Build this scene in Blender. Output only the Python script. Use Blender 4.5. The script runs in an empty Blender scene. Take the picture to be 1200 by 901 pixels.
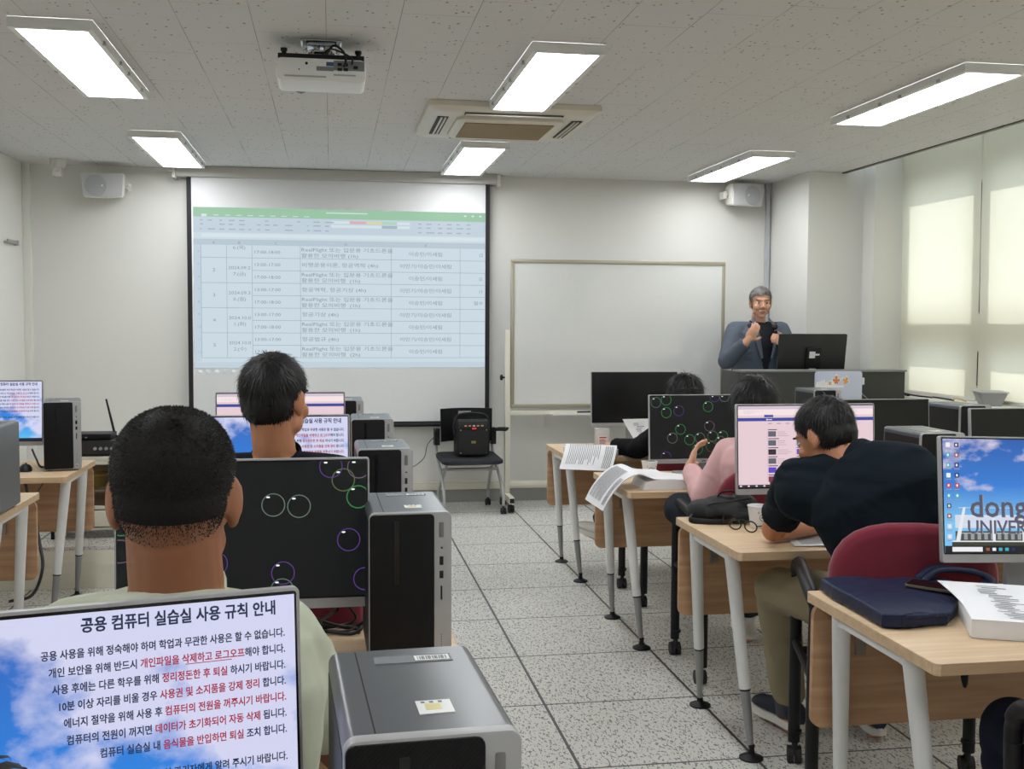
import bpy, bmesh, math, random
import numpy as np
from mathutils import Vector as V, Matrix, noise

random.seed(7)
rng = np.random.default_rng(7)
scn = bpy.context.scene
COL = scn.collection
PI = math.pi
def R(d): return d * PI / 180

# ------------------------------------------------------------------ camera
F = 1270.0
EYE = V((0, 0, 1.45))
def make_camera():
    v = V((388 - 600, 378 - 450.5, F)).normalized()
    x = V((1, -0.0046, 0)); x.z = -(x.x * v.x + x.y * v.y) / v.z; x.normalize()
    d = v.cross(x)
    M = np.array([x, v, -d]).T
    r, dn, f = V(M[0]), V(M[1]), V(M[2])
    cd = bpy.data.cameras.new('camera'); co = bpy.data.objects.new('camera', cd); COL.objects.link(co)
    m = Matrix(((r.x, -dn.x, -f.x, EYE.x), (r.y, -dn.y, -f.y, EYE.y), (r.z, -dn.z, -f.z, EYE.z), (0, 0, 0, 1)))
    co.matrix_world = m
    cd.sensor_fit = 'HORIZONTAL'; cd.sensor_width = 36; cd.lens = 36 * F / 1200
    cd.clip_start = 0.05; cd.clip_end = 200
    scn.camera = co
make_camera()
scn.view_settings.view_transform = 'Standard'
scn.view_settings.look = 'None'
scn.view_settings.gamma = 1
scn.view_settings.use_curve_mapping = False
scn.view_settings.exposure = 0.60

# ------------------------------------------------------------------ world and sun
w = bpy.data.worlds.new('sky'); scn.world = w; w.use_nodes = True
bg = w.node_tree.nodes['Background']; bg.inputs[0].default_value = (0.80, 0.92, 1.0, 1); bg.inputs[1].default_value = 2.0
sd = bpy.data.lights.new('sun', 'SUN'); sd.energy = 2.1; sd.angle = R(0.6); sd.color = (1, 0.97, 0.90)
so = bpy.data.objects.new('sun', sd); COL.objects.link(so)
so.rotation_euler = V((-1, -0.10, -0.50)).to_track_quat('-Z', 'Y').to_euler()
PANEL_STRENGTH = 10.2
SCREEN = 0.68

# ------------------------------------------------------------------ materials
def lin(c):
    c = c / 255
    return c / 12.92 if c <= 0.04045 else ((c + 0.055) / 1.055) ** 2.4
def rgb(r, g, b): return (lin(r), lin(g), lin(b), 1)
MATS = {}
def new_mat(name):
    m = bpy.data.materials.new(name); m.use_nodes = True
    nt = m.node_tree
    return m, nt, nt.nodes, nt.links, nt.nodes['Principled BSDF']
def P(name, col, rough=0.5, metal=0.0, noise_amt=0.0, noise_scale=40, bump=0.0, bump_scale=200, spec=0.5, sheen=0.0, stretch=None):
    if name in MATS: return MATS[name]
    m, nt, N, L, b = new_mat(name)
    b.inputs['Base Color'].default_value = col
    b.inputs['Roughness'].default_value = rough
    b.inputs['Metallic'].default_value = metal
    b.inputs['Specular IOR Level'].default_value = spec
    if sheen: b.inputs['Sheen Weight'].default_value = sheen
    tc = N.new('ShaderNodeTexCoord'); src = tc.outputs['Object']
    if stretch:
        mp = N.new('ShaderNodeMapping'); mp.inputs['Scale'].default_value = stretch; L.new(src, mp.inputs[0]); src = mp.outputs[0]
    nz = N.new('ShaderNodeTexNoise'); nz.inputs['Scale'].default_value = noise_scale; nz.inputs['Detail'].default_value = 4
    L.new(src, nz.inputs['Vector'])
    mx = N.new('ShaderNodeMix'); mx.data_type = 'RGBA'
    a = max(noise_amt, 0.02)
    mx.inputs['A'].default_value = tuple(x * (1 - a) for x in col[:3]) + (1,)
    mx.inputs['B'].default_value = tuple(min(1, x * (1 + a)) for x in col[:3]) + (1,)
    L.new(nz.outputs['Fac'], mx.inputs['Factor']); L.new(mx.outputs['Result'], b.inputs['Base Color'])
    if bump:
        bp = N.new('ShaderNodeBump'); bp.inputs['Strength'].default_value = bump; bp.inputs['Distance'].default_value = 0.002
        n2 = N.new('ShaderNodeTexNoise'); n2.inputs['Scale'].default_value = bump_scale; L.new(src, n2.inputs['Vector'])
        L.new(n2.outputs['Fac'], bp.inputs['Height']); L.new(bp.outputs[0], b.inputs['Normal'])
    MATS[name] = m
    return m
def EM(name, col, s=1.0):
    if name in MATS: return MATS[name]
    m, nt, N, L, b = new_mat(name)
    b.inputs['Base Color'].default_value = (0.01, 0.01, 0.01, 1)
    b.inputs['Emission Color'].default_value = col; b.inputs['Emission Strength'].default_value = s
    b.inputs['Roughness'].default_value = 0.4; b.inputs['Specular IOR Level'].default_value = 0.25
    MATS[name] = m
    return m
def math_node(N, L, op, a, b=None, c=None):
    n = N.new('ShaderNodeMath'); n.operation = op
    for i, v in enumerate((a, b, c)):
        if v is None: continue
        if isinstance(v, (int, float)): n.inputs[i].default_value = v
        else: L.new(v, n.inputs[i])
    return n.outputs[0]
def ramp(N, L, fac, stops):
    r = N.new('ShaderNodeValToRGB'); L.new(fac, r.inputs[0])
    e = r.color_ramp.elements
    while len(e) < len(stops): e.new(0.5)
    for k, (p, c) in enumerate(stops): e[k].position = p; e[k].color = c
    return r.outputs[0]

def floor_material():
    m, nt, N, L, b = new_mat('terrazzo_floor')
    tc = N.new('ShaderNodeTexCoord'); sx = N.new('ShaderNodeSeparateXYZ'); L.new(tc.outputs['Object'], sx.inputs[0])
    def line(out, off, pitch, half):
        a = math_node(N, L, 'SUBTRACT', out, off - pitch * 40.5); a = math_node(N, L, 'DIVIDE', a, pitch)
        a = math_node(N, L, 'FRACT', a); a = math_node(N, L, 'SUBTRACT', a, 0.5); a = math_node(N, L, 'ABSOLUTE', a)
        return math_node(N, L, 'LESS_THAN', a, half / pitch)
    lx = line(sx.outputs[0], 0.797, 0.6, 0.0055)
    ly = line(sx.outputs[1], 3.98, 0.603, 0.0046)
    ln = math_node(N, L, 'MAXIMUM', lx, ly)
    # stone flecks: two layers of stretched cells
    fl = None
    for sc, rot, thr, seed in ((90, 0.4, 0.635, 0), (106, 1.5, 0.635, 3), (122, 2.4, 0.635, 7)):
        mp = N.new('ShaderNodeMapping'); mp.inputs['Scale'].default_value = (1, 0.42, 1); mp.inputs['Rotation'].default_value = (0, 0, rot); mp.inputs['Location'].default_value = (seed, seed, 0)
        L.new(tc.outputs['Object'], mp.inputs[0])
        n = N.new('ShaderNodeTexNoise'); n.inputs['Scale'].default_value = sc; n.inputs['Detail'].default_value = 1.0; L.new(mp.outputs[0], n.inputs['Vector'])
        f = ramp(N, L, n.outputs['Fac'], [(thr, (0, 0, 0, 1)), (thr + 0.018, (1, 1, 1, 1))])
        fl = f if fl is None else math_node(N, L, 'MAXIMUM', fl, f)
    big = N.new('ShaderNodeTexNoise'); big.inputs['Scale'].default_value = 1.3; big.inputs['Detail'].default_value = 3; L.new(tc.outputs['Object'], big.inputs['Vector'])
    base = N.new('ShaderNodeMix'); base.data_type = 'RGBA'; base.inputs['A'].default_value = rgb(204, 203, 197); base.inputs['B'].default_value = rgb(222, 221, 215)
    L.new(big.outputs['Fac'], base.inputs['Factor'])
    mx = N.new('ShaderNodeMix'); mx.data_type = 'RGBA'; mx.inputs['B'].default_value = rgb(104, 104, 104)
    L.new(base.outputs['Result'], mx.inputs['A']); L.new(math_node(N, L, 'MULTIPLY', fl, 0.9), mx.inputs['Factor'])
    m2 = N.new('ShaderNodeMix'); m2.data_type = 'RGBA'; m2.inputs['B'].default_value = rgb(72, 72, 74)
    L.new(mx.outputs['Result'], m2.inputs['A']); L.new(ln, m2.inputs['Factor'])
    L.new(m2.outputs['Result'], b.inputs['Base Color'])
    b.inputs['Roughness'].default_value = 0.38; b.inputs['Specular IOR Level'].default_value = 0.35
    return m

def ceiling_material():
    m, nt, N, L, b = new_mat('ceiling_tile')
    tc = N.new('ShaderNodeTexCoord'); sx = N.new('ShaderNodeSeparateXYZ'); L.new(tc.outputs['Object'], sx.inputs[0])
    px = 0.2853
    cell = math_node(N, L, 'DIVIDE', math_node(N, L, 'SUBTRACT', sx.outputs[0], 0.271 - px * 40), px)
    col = math_node(N, L, 'FLOOR', cell)
    fx = math_node(N, L, 'ABSOLUTE', math_node(N, L, 'SUBTRACT', math_node(N, L, 'FRACT', math_node(N, L, 'ADD', cell, 0.5)), 0.5))
    par = math_node(N, L, 'MULTIPLY', math_node(N, L, 'MODULO', col, 3), 0.37)
    cy = math_node(N, L, 'ADD', math_node(N, L, 'DIVIDE', math_node(N, L, 'ADD', sx.outputs[1], 20), 0.575), par)
    fy = math_node(N, L, 'ABSOLUTE', math_node(N, L, 'SUBTRACT', math_node(N, L, 'FRACT', cy), 0.5))
    lx = math_node(N, L, 'LESS_THAN', fx, 0.0016 / px); ly = math_node(N, L, 'LESS_THAN', fy, 0.0013 / 0.575)
    fade = N.new('ShaderNodeTexNoise'); fade.inputs['Scale'].default_value = 2.1; L.new(tc.outputs['Object'], fade.inputs['Vector'])
    fd = ramp(N, L, fade.outputs['Fac'], [(0.36, (0.15, 0.15, 0.15, 1)), (0.62, (1, 1, 1, 1))])
    ln = math_node(N, L, 'MULTIPLY', math_node(N, L, 'MAXIMUM', lx, ly), fd)
    vo = N.new('ShaderNodeTexVoronoi'); vo.inputs['Scale'].default_value = 42; 
    mp = N.new('ShaderNodeMapping'); mp.inputs['Scale'].default_value = (1, 0.62, 1); L.new(tc.outputs['Object'], mp.inputs[0]); L.new(mp.outputs[0], vo.inputs['Vector'])
    sep = N.new('ShaderNodeSeparateColor'); L.new(vo.outputs['Color'], sep.inputs[0])
    rad = math_node(N, L, 'MULTIPLY', sep.outputs[0], 0.27)
    pit = math_node(N, L, 'LESS_THAN', vo.outputs['Distance'], rad)
    pit = math_node(N, L, 'MULTIPLY', pit, math_node(N, L, 'GREATER_THAN', sep.outputs[1], 0.35))
    base = N.new('ShaderNodeMix'); base.data_type = 'RGBA'; base.inputs['A'].default_value = rgb(210, 209, 208); base.inputs['B'].default_value = rgb(140, 137, 132)
    L.new(math_node(N, L, 'MULTIPLY', pit, 0.9), base.inputs['Factor'])
    m2 = N.new('ShaderNodeMix'); m2.data_type = 'RGBA'; m2.inputs['B'].default_value = rgb(110, 107, 102)
    L.new(base.outputs['Result'], m2.inputs['A']); L.new(math_node(N, L, 'MULTIPLY', ln, 0.8), m2.inputs['Factor'])
    L.new(m2.outputs['Result'], b.inputs['Base Color'])
    bp = N.new('ShaderNodeBump'); bp.inputs['Strength'].default_value = 0.5; bp.inputs['Distance'].default_value = 0.002; bp.invert = True
    L.new(pit, bp.inputs['Height']); L.new(bp.outputs[0], b.inputs['Normal'])
    b.inputs['Roughness'].default_value = 0.9
    return m

def wood_material(name, ca, cb, axis=0, scale=3.0, rough=0.45):
    if name in MATS: return MATS[name]
    m, nt, N, L, b = new_mat(name)
    tc = N.new('ShaderNodeTexCoord'); mp = N.new('ShaderNodeMapping')
    s = [18, 18, 18]; s[axis] = 1.1
    mp.inputs['Scale'].default_value = s; L.new(tc.outputs['Object'], mp.inputs[0])
    n = N.new('ShaderNodeTexNoise'); n.inputs['Scale'].default_value = scale; n.inputs['Detail'].default_value = 6; n.inputs['Distortion'].default_value = 0.4; L.new(mp.outputs[0], n.inputs['Vector'])
    c = ramp(N, L, n.outputs['Fac'], [(0.33, ca), (0.68, cb)])
    L.new(c, b.inputs['Base Color']); b.inputs['Roughness'].default_value = rough
    MATS[name] = m
    return m

def sky_screen(name, kind):
    if name in MATS: return MATS[name]
    m, nt, N, L, b = new_mat(name)
    uv = N.new('ShaderNodeUVMap'); uv.uv_map = 'UVMap'
    sx = N.new('ShaderNodeSeparateXYZ'); L.new(uv.outputs[0], sx.inputs[0])
    mp = N.new('ShaderNodeMapping'); mp.inputs['Scale'].default_value = (3.2, 2.4, 1) if kind == 'notice' else (2.6, 2.6, 1)
    mp.inputs['Location'].default_value = (0.37, 0.6, 0) if kind == 'notice' else (0.1, 2.25, 0)
    L.new(uv.outputs[0], mp.inputs[0])
    n = N.new('ShaderNodeTexNoise'); n.inputs['Scale'].default_value = 1.5; n.inputs['Detail'].default_value = 6; n.inputs['Roughness'].default_value = 0.55; L.new(mp.outputs[0], n.inputs['Vector'])
    if kind == 'notice':
        bias = math_node(N, L, 'ADD', math_node(N, L, 'MULTIPLY', sx.outputs[0], 0.40), math_node(N, L, 'MULTIPLY', sx.outputs[1], 0.30))
        f = math_node(N, L, 'ADD', n.outputs['Fac'], math_node(N, L, 'SUBTRACT', bias, 0.36))
        cl = ramp(N, L, f, [(0.44, (0, 0, 0, 1)), (0.62, (1, 1, 1, 1))])
        sky = ramp(N, L, sx.outputs[1], [(0.0, rgb(90, 190, 240)), (0.35, rgb(40, 130, 222)), (1.0, rgb(44, 96, 182))])
        white = rgb(206, 208, 236)
    else:
        f = math_node(N, L, 'ADD', n.outputs['Fac'], math_node(N, L, 'MULTIPLY', math_node(N, L, 'SUBTRACT', sx.outputs[1], 0.75), 0.35))
        cl = ramp(N, L, f, [(0.52, (0, 0, 0, 1)), (0.66, (1, 1, 1, 1))])
        sky = ramp(N, L, sx.outputs[1], [(0.25, rgb(120, 190, 235)), (0.6, rgb(46, 118, 205)), (1.0, rgb(30, 88, 170))])
        white = rgb(214, 206, 222)
    mx = N.new('ShaderNodeMix'); mx.data_type = 'RGBA'; L.new(cl, mx.inputs['Factor']); L.new(sky, mx.inputs['A']); mx.inputs['B'].default_value = white
    L.new(mx.outputs['Result'], b.inputs['Emission Color']); b.inputs['Emission Strength'].default_value = SCREEN
    b.inputs['Base Color'].default_value = (0.01, 0.01, 0.01, 1); b.inputs['Roughness'].default_value = 0.45
    MATS[name] = m
    return m

M_floor = floor_material(); M_ceil = ceiling_material()
M_wall = P('wall_paint', rgb(220, 219, 214), 0.75, noise_amt=0.03, noise_scale=1.2, bump=0.05)
M_wallside = P('wall_paint_side', rgb(224, 223, 216), 0.75, noise_amt=0.03, noise_scale=1.2)
M_base = P('baseboard_grey', rgb(146, 146, 142), 0.6)
M_white = P('white_metal', rgb(226, 226, 224), 0.38)
M_cream = P('cream_metal', rgb(216, 213, 198), 0.45)
M_offwhite = P('offwhite_plastic', rgb(212, 210, 202), 0.5)
M_whitepl = P('white_plastic', rgb(226, 226, 224), 0.35)
M_alu = P('aluminium', rgb(176, 170, 152), 0.35, metal=0.6)
M_silver = P('silver_plastic', rgb(166, 166, 166), 0.4, metal=0.15)
M_chrome = P('chrome', rgb(190, 190, 190), 0.2, metal=1.0)
M_ferrule = P('satin_ferrule', rgb(150, 150, 150), 0.35, metal=0.6)
M_black = P('black_plastic', rgb(15, 15, 17), 0.5, spec=0.35)
M_blackg = P('black_gloss', rgb(14, 15, 18), 0.16)
M_rubber = P('rubber', rgb(34, 34, 36), 0.7)
M_dark = P('dark_grey_metal', rgb(86, 89, 94), 0.30, metal=0.2, spec=0.6)
M_darkside = P('dark_case', rgb(26, 27, 29), 0.5, spec=0.3)
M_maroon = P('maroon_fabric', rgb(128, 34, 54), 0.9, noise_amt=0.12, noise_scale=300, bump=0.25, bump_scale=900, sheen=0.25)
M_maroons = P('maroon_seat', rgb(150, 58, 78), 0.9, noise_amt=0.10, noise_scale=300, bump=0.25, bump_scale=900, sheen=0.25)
M_top = wood_material('beech_laminate', rgb(208, 180, 144), rgb(222, 196, 162), 0, 2.6)
M_edge = wood_material('beech_edge', rgb(196, 166, 130), rgb(212, 184, 148), 0, 2.6)
M_panel = wood_material('beech_panel', rgb(170, 130, 96), rgb(196, 158, 122), 0, 2.0, 0.5)
M_paper = P('paper', rgb(236, 236, 238), 0.8, noise_amt=0.02)
M_ink = P('print_ink', rgb(128, 129, 134), 0.8)
M_inkd = P('dark_ink', rgb(48, 49, 54), 0.7)
M_inkr = P('red_ink', rgb(150, 36, 44), 0.7)
M_skin = P('skin_warm', rgb(184, 126, 92), 0.5, noise_amt=0.06, noise_scale=60)
M_skinl = P('skin_light', rgb(206, 156, 128), 0.5, noise_amt=0.05, noise_scale=60)
M_hair = P('black_hair', rgb(18, 17, 17), 0.5, spec=0.4, noise_amt=0.25, noise_scale=300)
M_hairb = P('brown_black_hair', rgb(24, 21, 19), 0.65, spec=0.25, noise_amt=0.25, noise_scale=300)
M_hairg = P('grey_hair', rgb(124, 121, 118), 0.5, noise_amt=0.25, noise_scale=300)
M_cable = P('cable_black', rgb(20, 20, 22), 0.5)
M_bubblebg = EM('screen_dark_idle', rgb(20, 24, 26), 0.35)
M_off = P('screen_off', rgb(16, 18, 18), 0.24, spec=0.35)

# ------------------------------------------------------------------ mesh builder
def frame(axis):
    z = V(axis).normalized()
    x = z.orthogonal().normalized(); y = z.cross(x)
    return x, y, z
class B:
    def __init__(s): s.bm = bmesh.new(); s.uv = None
    def face(s, pts, mat=0, smooth=False):
        f = s.bm.faces.new([s.bm.verts.new(p) for p in pts]); f.material_index = mat; f.smooth = smooth; return f
    def grid(s, rows, mat=0, close_u=False, close_v=False, cap=False):
        vs = [[s.bm.verts.new(p) for p in r] for r in rows]
        n, k = len(vs), len(vs[0])
        for i in range(n if close_v else n - 1):
            for j in range(k if close_u else k - 1):
                q = [vs[i][j], vs[i][(j + 1) % k], vs[(i + 1) % n][(j + 1) % k], vs[(i + 1) % n][j]]
                f = s.bm.faces.new(q); f.material_index = mat
        if cap:
            f = s.bm.faces.new(list(reversed(vs[0]))); f.material_index = mat
            f = s.bm.faces.new(vs[-1]); f.material_index = mat
        return vs
    def box(s, a, b, mat=0, M=None):
        x0, y0, z0 = a; x1, y1, z1 = b
        p = [V((x, y, z)) for z in (z0, z1) for x, y in ((x0, y0), (x1, y0), (x1, y1), (x0, y1))]
        if M: p = [M @ q for q in p]
        v = [s.bm.verts.new(q) for q in p]
        for q in ((3, 2, 1, 0), (4, 5, 6, 7), (0, 1, 5, 4), (1, 2, 6, 5), (2, 3, 7, 6), (3, 0, 4, 7)):
            f = s.bm.faces.new([v[i] for i in q]); f.material_index = mat
        return s
    def cyl(s, a, b, r1, r2=None, n=16, mat=0):
        r2 = r1 if r2 is None else r2
        a, b = V(a), V(b); x, y, z = frame(b - a)
        rows = [[c + (x * math.cos(t) + y * math.sin(t)) * r for t in [2 * PI * i / n for i in range(n)]] for c, r in ((a, r1), (b, r2))]
        s.grid(rows, mat, close_u=True, cap=True); return s
    def tube(s, pts, r, n=8, mat=0, radii=None, sq=1.0):
        pts = [V(p) for p in pts]; rows = []
        t0 = (pts[1] - pts[0]).normalized(); x, y, _ = frame(t0)
        for i, p in enumerate(pts):
            t = (pts[min(i + 1, len(pts) - 1)] - pts[max(i - 1, 0)]).normalized()
            x = (x - t * x.dot(t)).normalized(); y = t.cross(x)
            rr = radii[i] if radii else r
            rows.append([p + (x * math.cos(2 * PI * j / n) + y * math.sin(2 * PI * j / n) * sq) * rr for j in range(n)])
        s.grid(rows, mat, close_u=True, cap=True); return s
    def lathe(s, prof, n=24, mat=0, M=None, cap=True):
        rows = []
        for r, z in prof:
            row = [V((r * math.cos(2 * PI * j / n), r * math.sin(2 * PI * j / n), z)) for j in range(n)]
            rows.append([M @ q for q in row] if M else row)
        s.grid(rows, mat, close_u=True, cap=cap); return s
    def prism(s, poly, d0, d1, plane='XY', mat=0, M=None):
        def q(u, v, d):
            p = {'XY': V((u, v, d)), 'XZ': V((u, d, v)), 'YZ': V((d, u, v))}[plane]
            return M @ p if M else p
        a = [s.bm.verts.new(q(u, v, d0)) for u, v in poly]; b = [s.bm.verts.new(q(u, v, d1)) for u, v in poly]
        n = len(poly)
        fs = [s.bm.faces.new(list(reversed(a))), s.bm.faces.new(b)]
        for i in range(n): fs.append(s.bm.faces.new([a[i], a[(i + 1) % n], b[(i + 1) % n], b[i]]))
        for f in fs: f.material_index = mat
        return s
    def ell(s, c, r, mat=0, nu=20, nv=12, M=None):
        rows = []
        for i in range(1, nv):
            ph = PI * i / nv
            row = [V((r[0] * math.sin(ph) * math.cos(2 * PI * j / nu), r[1] * math.sin(ph) * math.sin(2 * PI * j / nu), r[2] * math.cos(ph))) for j in range(nu)]
            rows.append([(M @ q if M else q) + V(c) for q in row])
        s.grid(rows, mat, close_u=True, cap=True); return s
    def merge(s, mesh, mat=0, M=None):
        vs = [s.bm.verts.new(M @ v.co if M else v.co) for v in mesh.vertices]
        for p in mesh.polygons:
            try: f = s.bm.faces.new([vs[i] for i in p.vertices]); f.material_index = mat if mat is not None else p.material_index
            except ValueError: pass
    def done(s, name, mats, parent=None, bevel=0.0, seg=2, smooth=35, loc=None, rot=None):
        bm = s.bm
        bmesh.ops.recalc_face_normals(bm, faces=bm.faces)
        if bevel:
            es = [e for e in bm.edges if len(e.link_faces) == 2 and e.calc_face_angle(0) > R(30)]
            bmesh.ops.bevel(bm, geom=es, offset=bevel, segments=seg, affect='EDGES', clamp_overlap=True, profile=0.6)
        me = bpy.data.meshes.new(name); bm.to_mesh(me); bm.free()
        return link(name, me, mats, parent, smooth, loc, rot)
def link(name, me, mats, parent=None, smooth=35, loc=None, rot=None):
    for m in (mats if isinstance(mats, (list, tuple)) else [mats]): me.materials.append(m)
    if smooth:
        me.polygons.foreach_set('use_smooth', [True] * len(me.polygons))
        if smooth < 180: me.set_sharp_from_angle(angle=R(smooth))
    o = bpy.data.objects.new(name, me); COL.objects.link(o)
    if parent: o.parent = parent
    if loc: o.location = loc
    if rot: o.rotation_euler = rot
    return o
def rrect(x0, y0, x1, y1, r, n=5):
    out = []
    for cx, cy, a in ((x1 - r, y1 - r, 0), (x0 + r, y1 - r, 90), (x0 + r, y0 + r, 180), (x1 - r, y0 + r, 270)):
        for i in range(n + 1):
            t = R(a + 90 * i / n); out.append((cx + r * math.cos(t), cy + r * math.sin(t)))
    return out
def tag(o, label, cat, group=None):
    o['label'] = label; o['category'] = cat
    if group: o['group'] = group
    return o
def thing(name, label, cat, loc=(0, 0, 0), rz=0.0, group=None):
    o = bpy.data.objects.new(name, None); COL.objects.link(o)
    o.location = loc; o.rotation_euler = (0, 0, rz); o.empty_display_size = 0.1
    return tag(o, label, cat, group)
def struct(o): o['kind'] = 'structure'; return o
CH = {}
def kids(o): return [c for c in bpy.data.objects if c.parent == o]
def dup(root, loc, rz, label, group=None):
    r = root.copy(); COL.objects.link(r); r.location = loc; r.rotation_euler = (0, 0, rz); r['label'] = label
    if group: r['group'] = group
    for ch in kids(root):
        c = ch.copy(); COL.objects.link(c); c.parent = r
        for g in kids(ch):
            d = g.copy(); COL.objects.link(d); d.parent = c
    return r
def smooth_path(pts, k=8):
    pts = [V(p) for p in pts]; out = []
    q = [pts[0] * 2 - pts[1]] + pts + [pts[-1] * 2 - pts[-2]]
    for i in range(1, len(q) - 2):
        for j in range(k):
            t = j / k
            a, b, c, d = q[i - 1], q[i], q[i + 1], q[i + 2]
            out.append(0.5 * ((2 * b) + (c - a) * t + (2 * a - 5 * b + 4 * c - d) * t * t + (3 * b - a - 3 * c + d) * t ** 3))
    out.append(pts[-1]); return out

# text as mesh in the XZ plane, facing -Y
FONT_CACHE = {}
def text_into(bld, body, x, z, size, align='LEFT', mat=0, colors=None, y=0.0, bold=0.0, M=None, sx=1.0, fat=0.0):
    cu = bpy.data.curves.new('t', 'FONT'); cu.body = body; cu.size = size; cu.align_x = align; cu.offset = bold * size; cu.resolution_u = 2
    if colors:
        for i, ch in enumerate(body): cu.body_format[i].material_index = colors[i]
        for _ in range(4): cu.materials.append(None)
    ob = bpy.data.objects.new('t', cu); COL.objects.link(ob)
    dg = bpy.context.evaluated_depsgraph_get()
    me = bpy.data.meshes.new_from_object(ob.evaluated_get(dg))
    T = Matrix(((sx, 0, 0, x), (0, 0, 0, y), (0, 1, 0, z), (0, 0, 0, 1)))
    bld.merge(me, None if colors else mat, (M @ T) if M else T)
    if fat:
        for dx, dz in ((fat, 0), (0, fat), (fat, fat)):
            T2 = Matrix.Translation((dx, -0.00003 * (1 + (dz > 0)), dz)) @ T
            bld.merge(me, None if colors else mat, (M @ T2) if M else T2)
    bpy.data.objects.remove(ob); bpy.data.curves.remove(cu); bpy.data.meshes.remove(me)
# ================================================================== the room
XL, YF, CZ, YB = -2.275, 8.70, 2.63, -1.6
b = B(); b.box((XL - 0.2, YB - 0.2, -0.12), (4.6, YF + 0.2, 0)); struct(b.done('floor', M_floor, smooth=0))
b = B(); b.box((XL - 0.2, YB - 0.2, CZ), (3.93, YF + 0.2, CZ + 0.12)); struct(b.done('ceiling', M_ceil, smooth=0))
b = B(); b.box((3.93, YB - 0.2, 2.86), (4.62, YF + 0.2, 2.98)); struct(b.done('ceiling_recess', M_wallside, smooth=0))
b = B(); b.box((3.915, YB, 2.622), (3.945, 7.95, 2.655)); struct(b.done('trim_1', P('track_dark', rgb(92, 86, 76), 0.4, metal=0.4), smooth=0))
b = B(); b.box((XL - 0.2, YF, 0), (4.6, YF + 0.15, 2.98)); struct(b.done('wall_front', M_wall, smooth=0))
b = B(); b.box((XL - 0.15, YB, 0), (XL, YF, CZ)); struct(b.done('wall_left', M_wallside, smooth=0))
b = B(); b.box((XL - 0.2, YB - 0.15, 0), (4.6, YB, 2.98)); struct(b.done('wall_back', M_wall, smooth=0))
b = B(); b.box((XL, YF - 0.012, 0), (3.645, YF, 0.102)); struct(b.done('baseboard_front', M_base, smooth=0))
b = B(); b.box((XL, YB, 0), (XL + 0.012, YF - 0.012, 0.102)); struct(b.done('baseboard_left', M_base, smooth=0))
b = B(); b.box((0.3, YF - 0.022, 0.104), (3.645, YF, 0.165)); b.box((0.3, YF - 0.026, 0.160), (3.645, YF, 0.168)); struct(b.done('trim_2', M_cream, bevel=0.003))
b = B(); b.box((XL, YF - 0.05, 0), (XL + 0.055, YF, CZ)); struct(b.done('trim_3', M_wallside, bevel=0.003))
# corner pier and window pier
b = B(); b.box((3.645, 7.95, 0), (4.115, YF, 2.98)); struct(b.done('pillar', M_wall, smooth=0))
b = B(); b.box((4.10, 7.77, 0), (4.60, 8.40, 2.98)); struct(b.done('wall_pier', M_wall, smooth=0))
# raised platform at the front left
b = B(); b.box((XL, 6.12, 0.0), (-0.35, YF - 0.012, 0.212)); struct(b.done('platform', P('platform_laminate', rgb(218, 215, 198), 0.25, noise_amt=0.08, noise_scale=6, stretch=(1, 1, 7)), bevel=0.004))
b = B(); b.box((XL, 6.12, 0.213), (-0.35, YF - 0.013, 0.232)); struct(b.done('platform_top', M_floor, smooth=0))
# window wall: sill parapet, lintel, piers between the openings
PITCH, Y0 = 1.03, 7.763
NB = 9
SUNSH = (-0.015, -0.075)
b = B()
b.box((4.13, YB, 0), (4.6, 7.77, 0.90)); b.box((4.10, YB, 0.90), (4.6, 7.77, 0.935))
struct(b.done('wall_right', M_wallside, smooth=0))
b = B()
ends = []
for k in range(NB):
    yt = Y0 - PITCH * k
    ends.append((yt - 0.93, yt - 0.05))
b.box((4.47, YB, 2.475), (4.6, 7.77, 2.98))
b.box((4.47, YB, 1.275), (4.6, 7.77, 1.53))
b.box((4.47, YB, 0.935), (4.6, 7.77, 1.01))
edges = [7.77] + [v for (a, c) in ends for v in (c, a)] + [YB]
for i in range(0, len(edges), 2):
    b.box((4.47, edges[i + 1], 1.0), (4.6, edges[i], 2.5))
struct(b.done('wall_window_side', M_wallside, smooth=0))
M_glass, nt, N, L, bs = new_mat('window_glass')
tr = N.new('ShaderNodeBsdfTransparent'); gl = N.new('ShaderNodeBsdfGlossy'); gl.inputs['Roughness'].default_value = 0.02
mxs = N.new('ShaderNodeMixShader'); fr = N.new('ShaderNodeFresnel'); fr.inputs['IOR'].default_value = 1.45
L.new(fr.outputs[0], mxs.inputs[0]); L.new(tr.outputs[0], mxs.inputs[1]); L.new(gl.outputs[0], mxs.inputs[2])
L.new(mxs.outputs[0], N['Material Output'].inputs['Surface'])
for k, (ya, yb) in enumerate(ends):
    b = B()
    for z0, z1, ins in ((1.53, 2.475, 0.0), (1.01, 1.275, 0.05)):
        y0, y1 = ya + ins, yb - ins
        for q in (((4.50, ya, z0), (4.56, y0 + 0.02, z1)), ((4.50, y1 - 0.02, z0), (4.56, yb, z1)), ((4.50, ya, z0), (4.56, yb, z0 + 0.012)), ((4.50, ya, z1 - 0.012), (4.56, yb, z1))):
            b.box(*q)
    wo = struct(b.done('window_%d' % (k + 1), M_alu, smooth=0))
    b = B(); b.box((4.525, ya + 0.01, 1.54), (4.531, yb - 0.01, 2.465)); b.box((4.525, ya + 0.05, 1.02), (4.531, yb - 0.05, 1.265)); b.done('glass', M_glass, wo, smooth=0)

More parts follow.
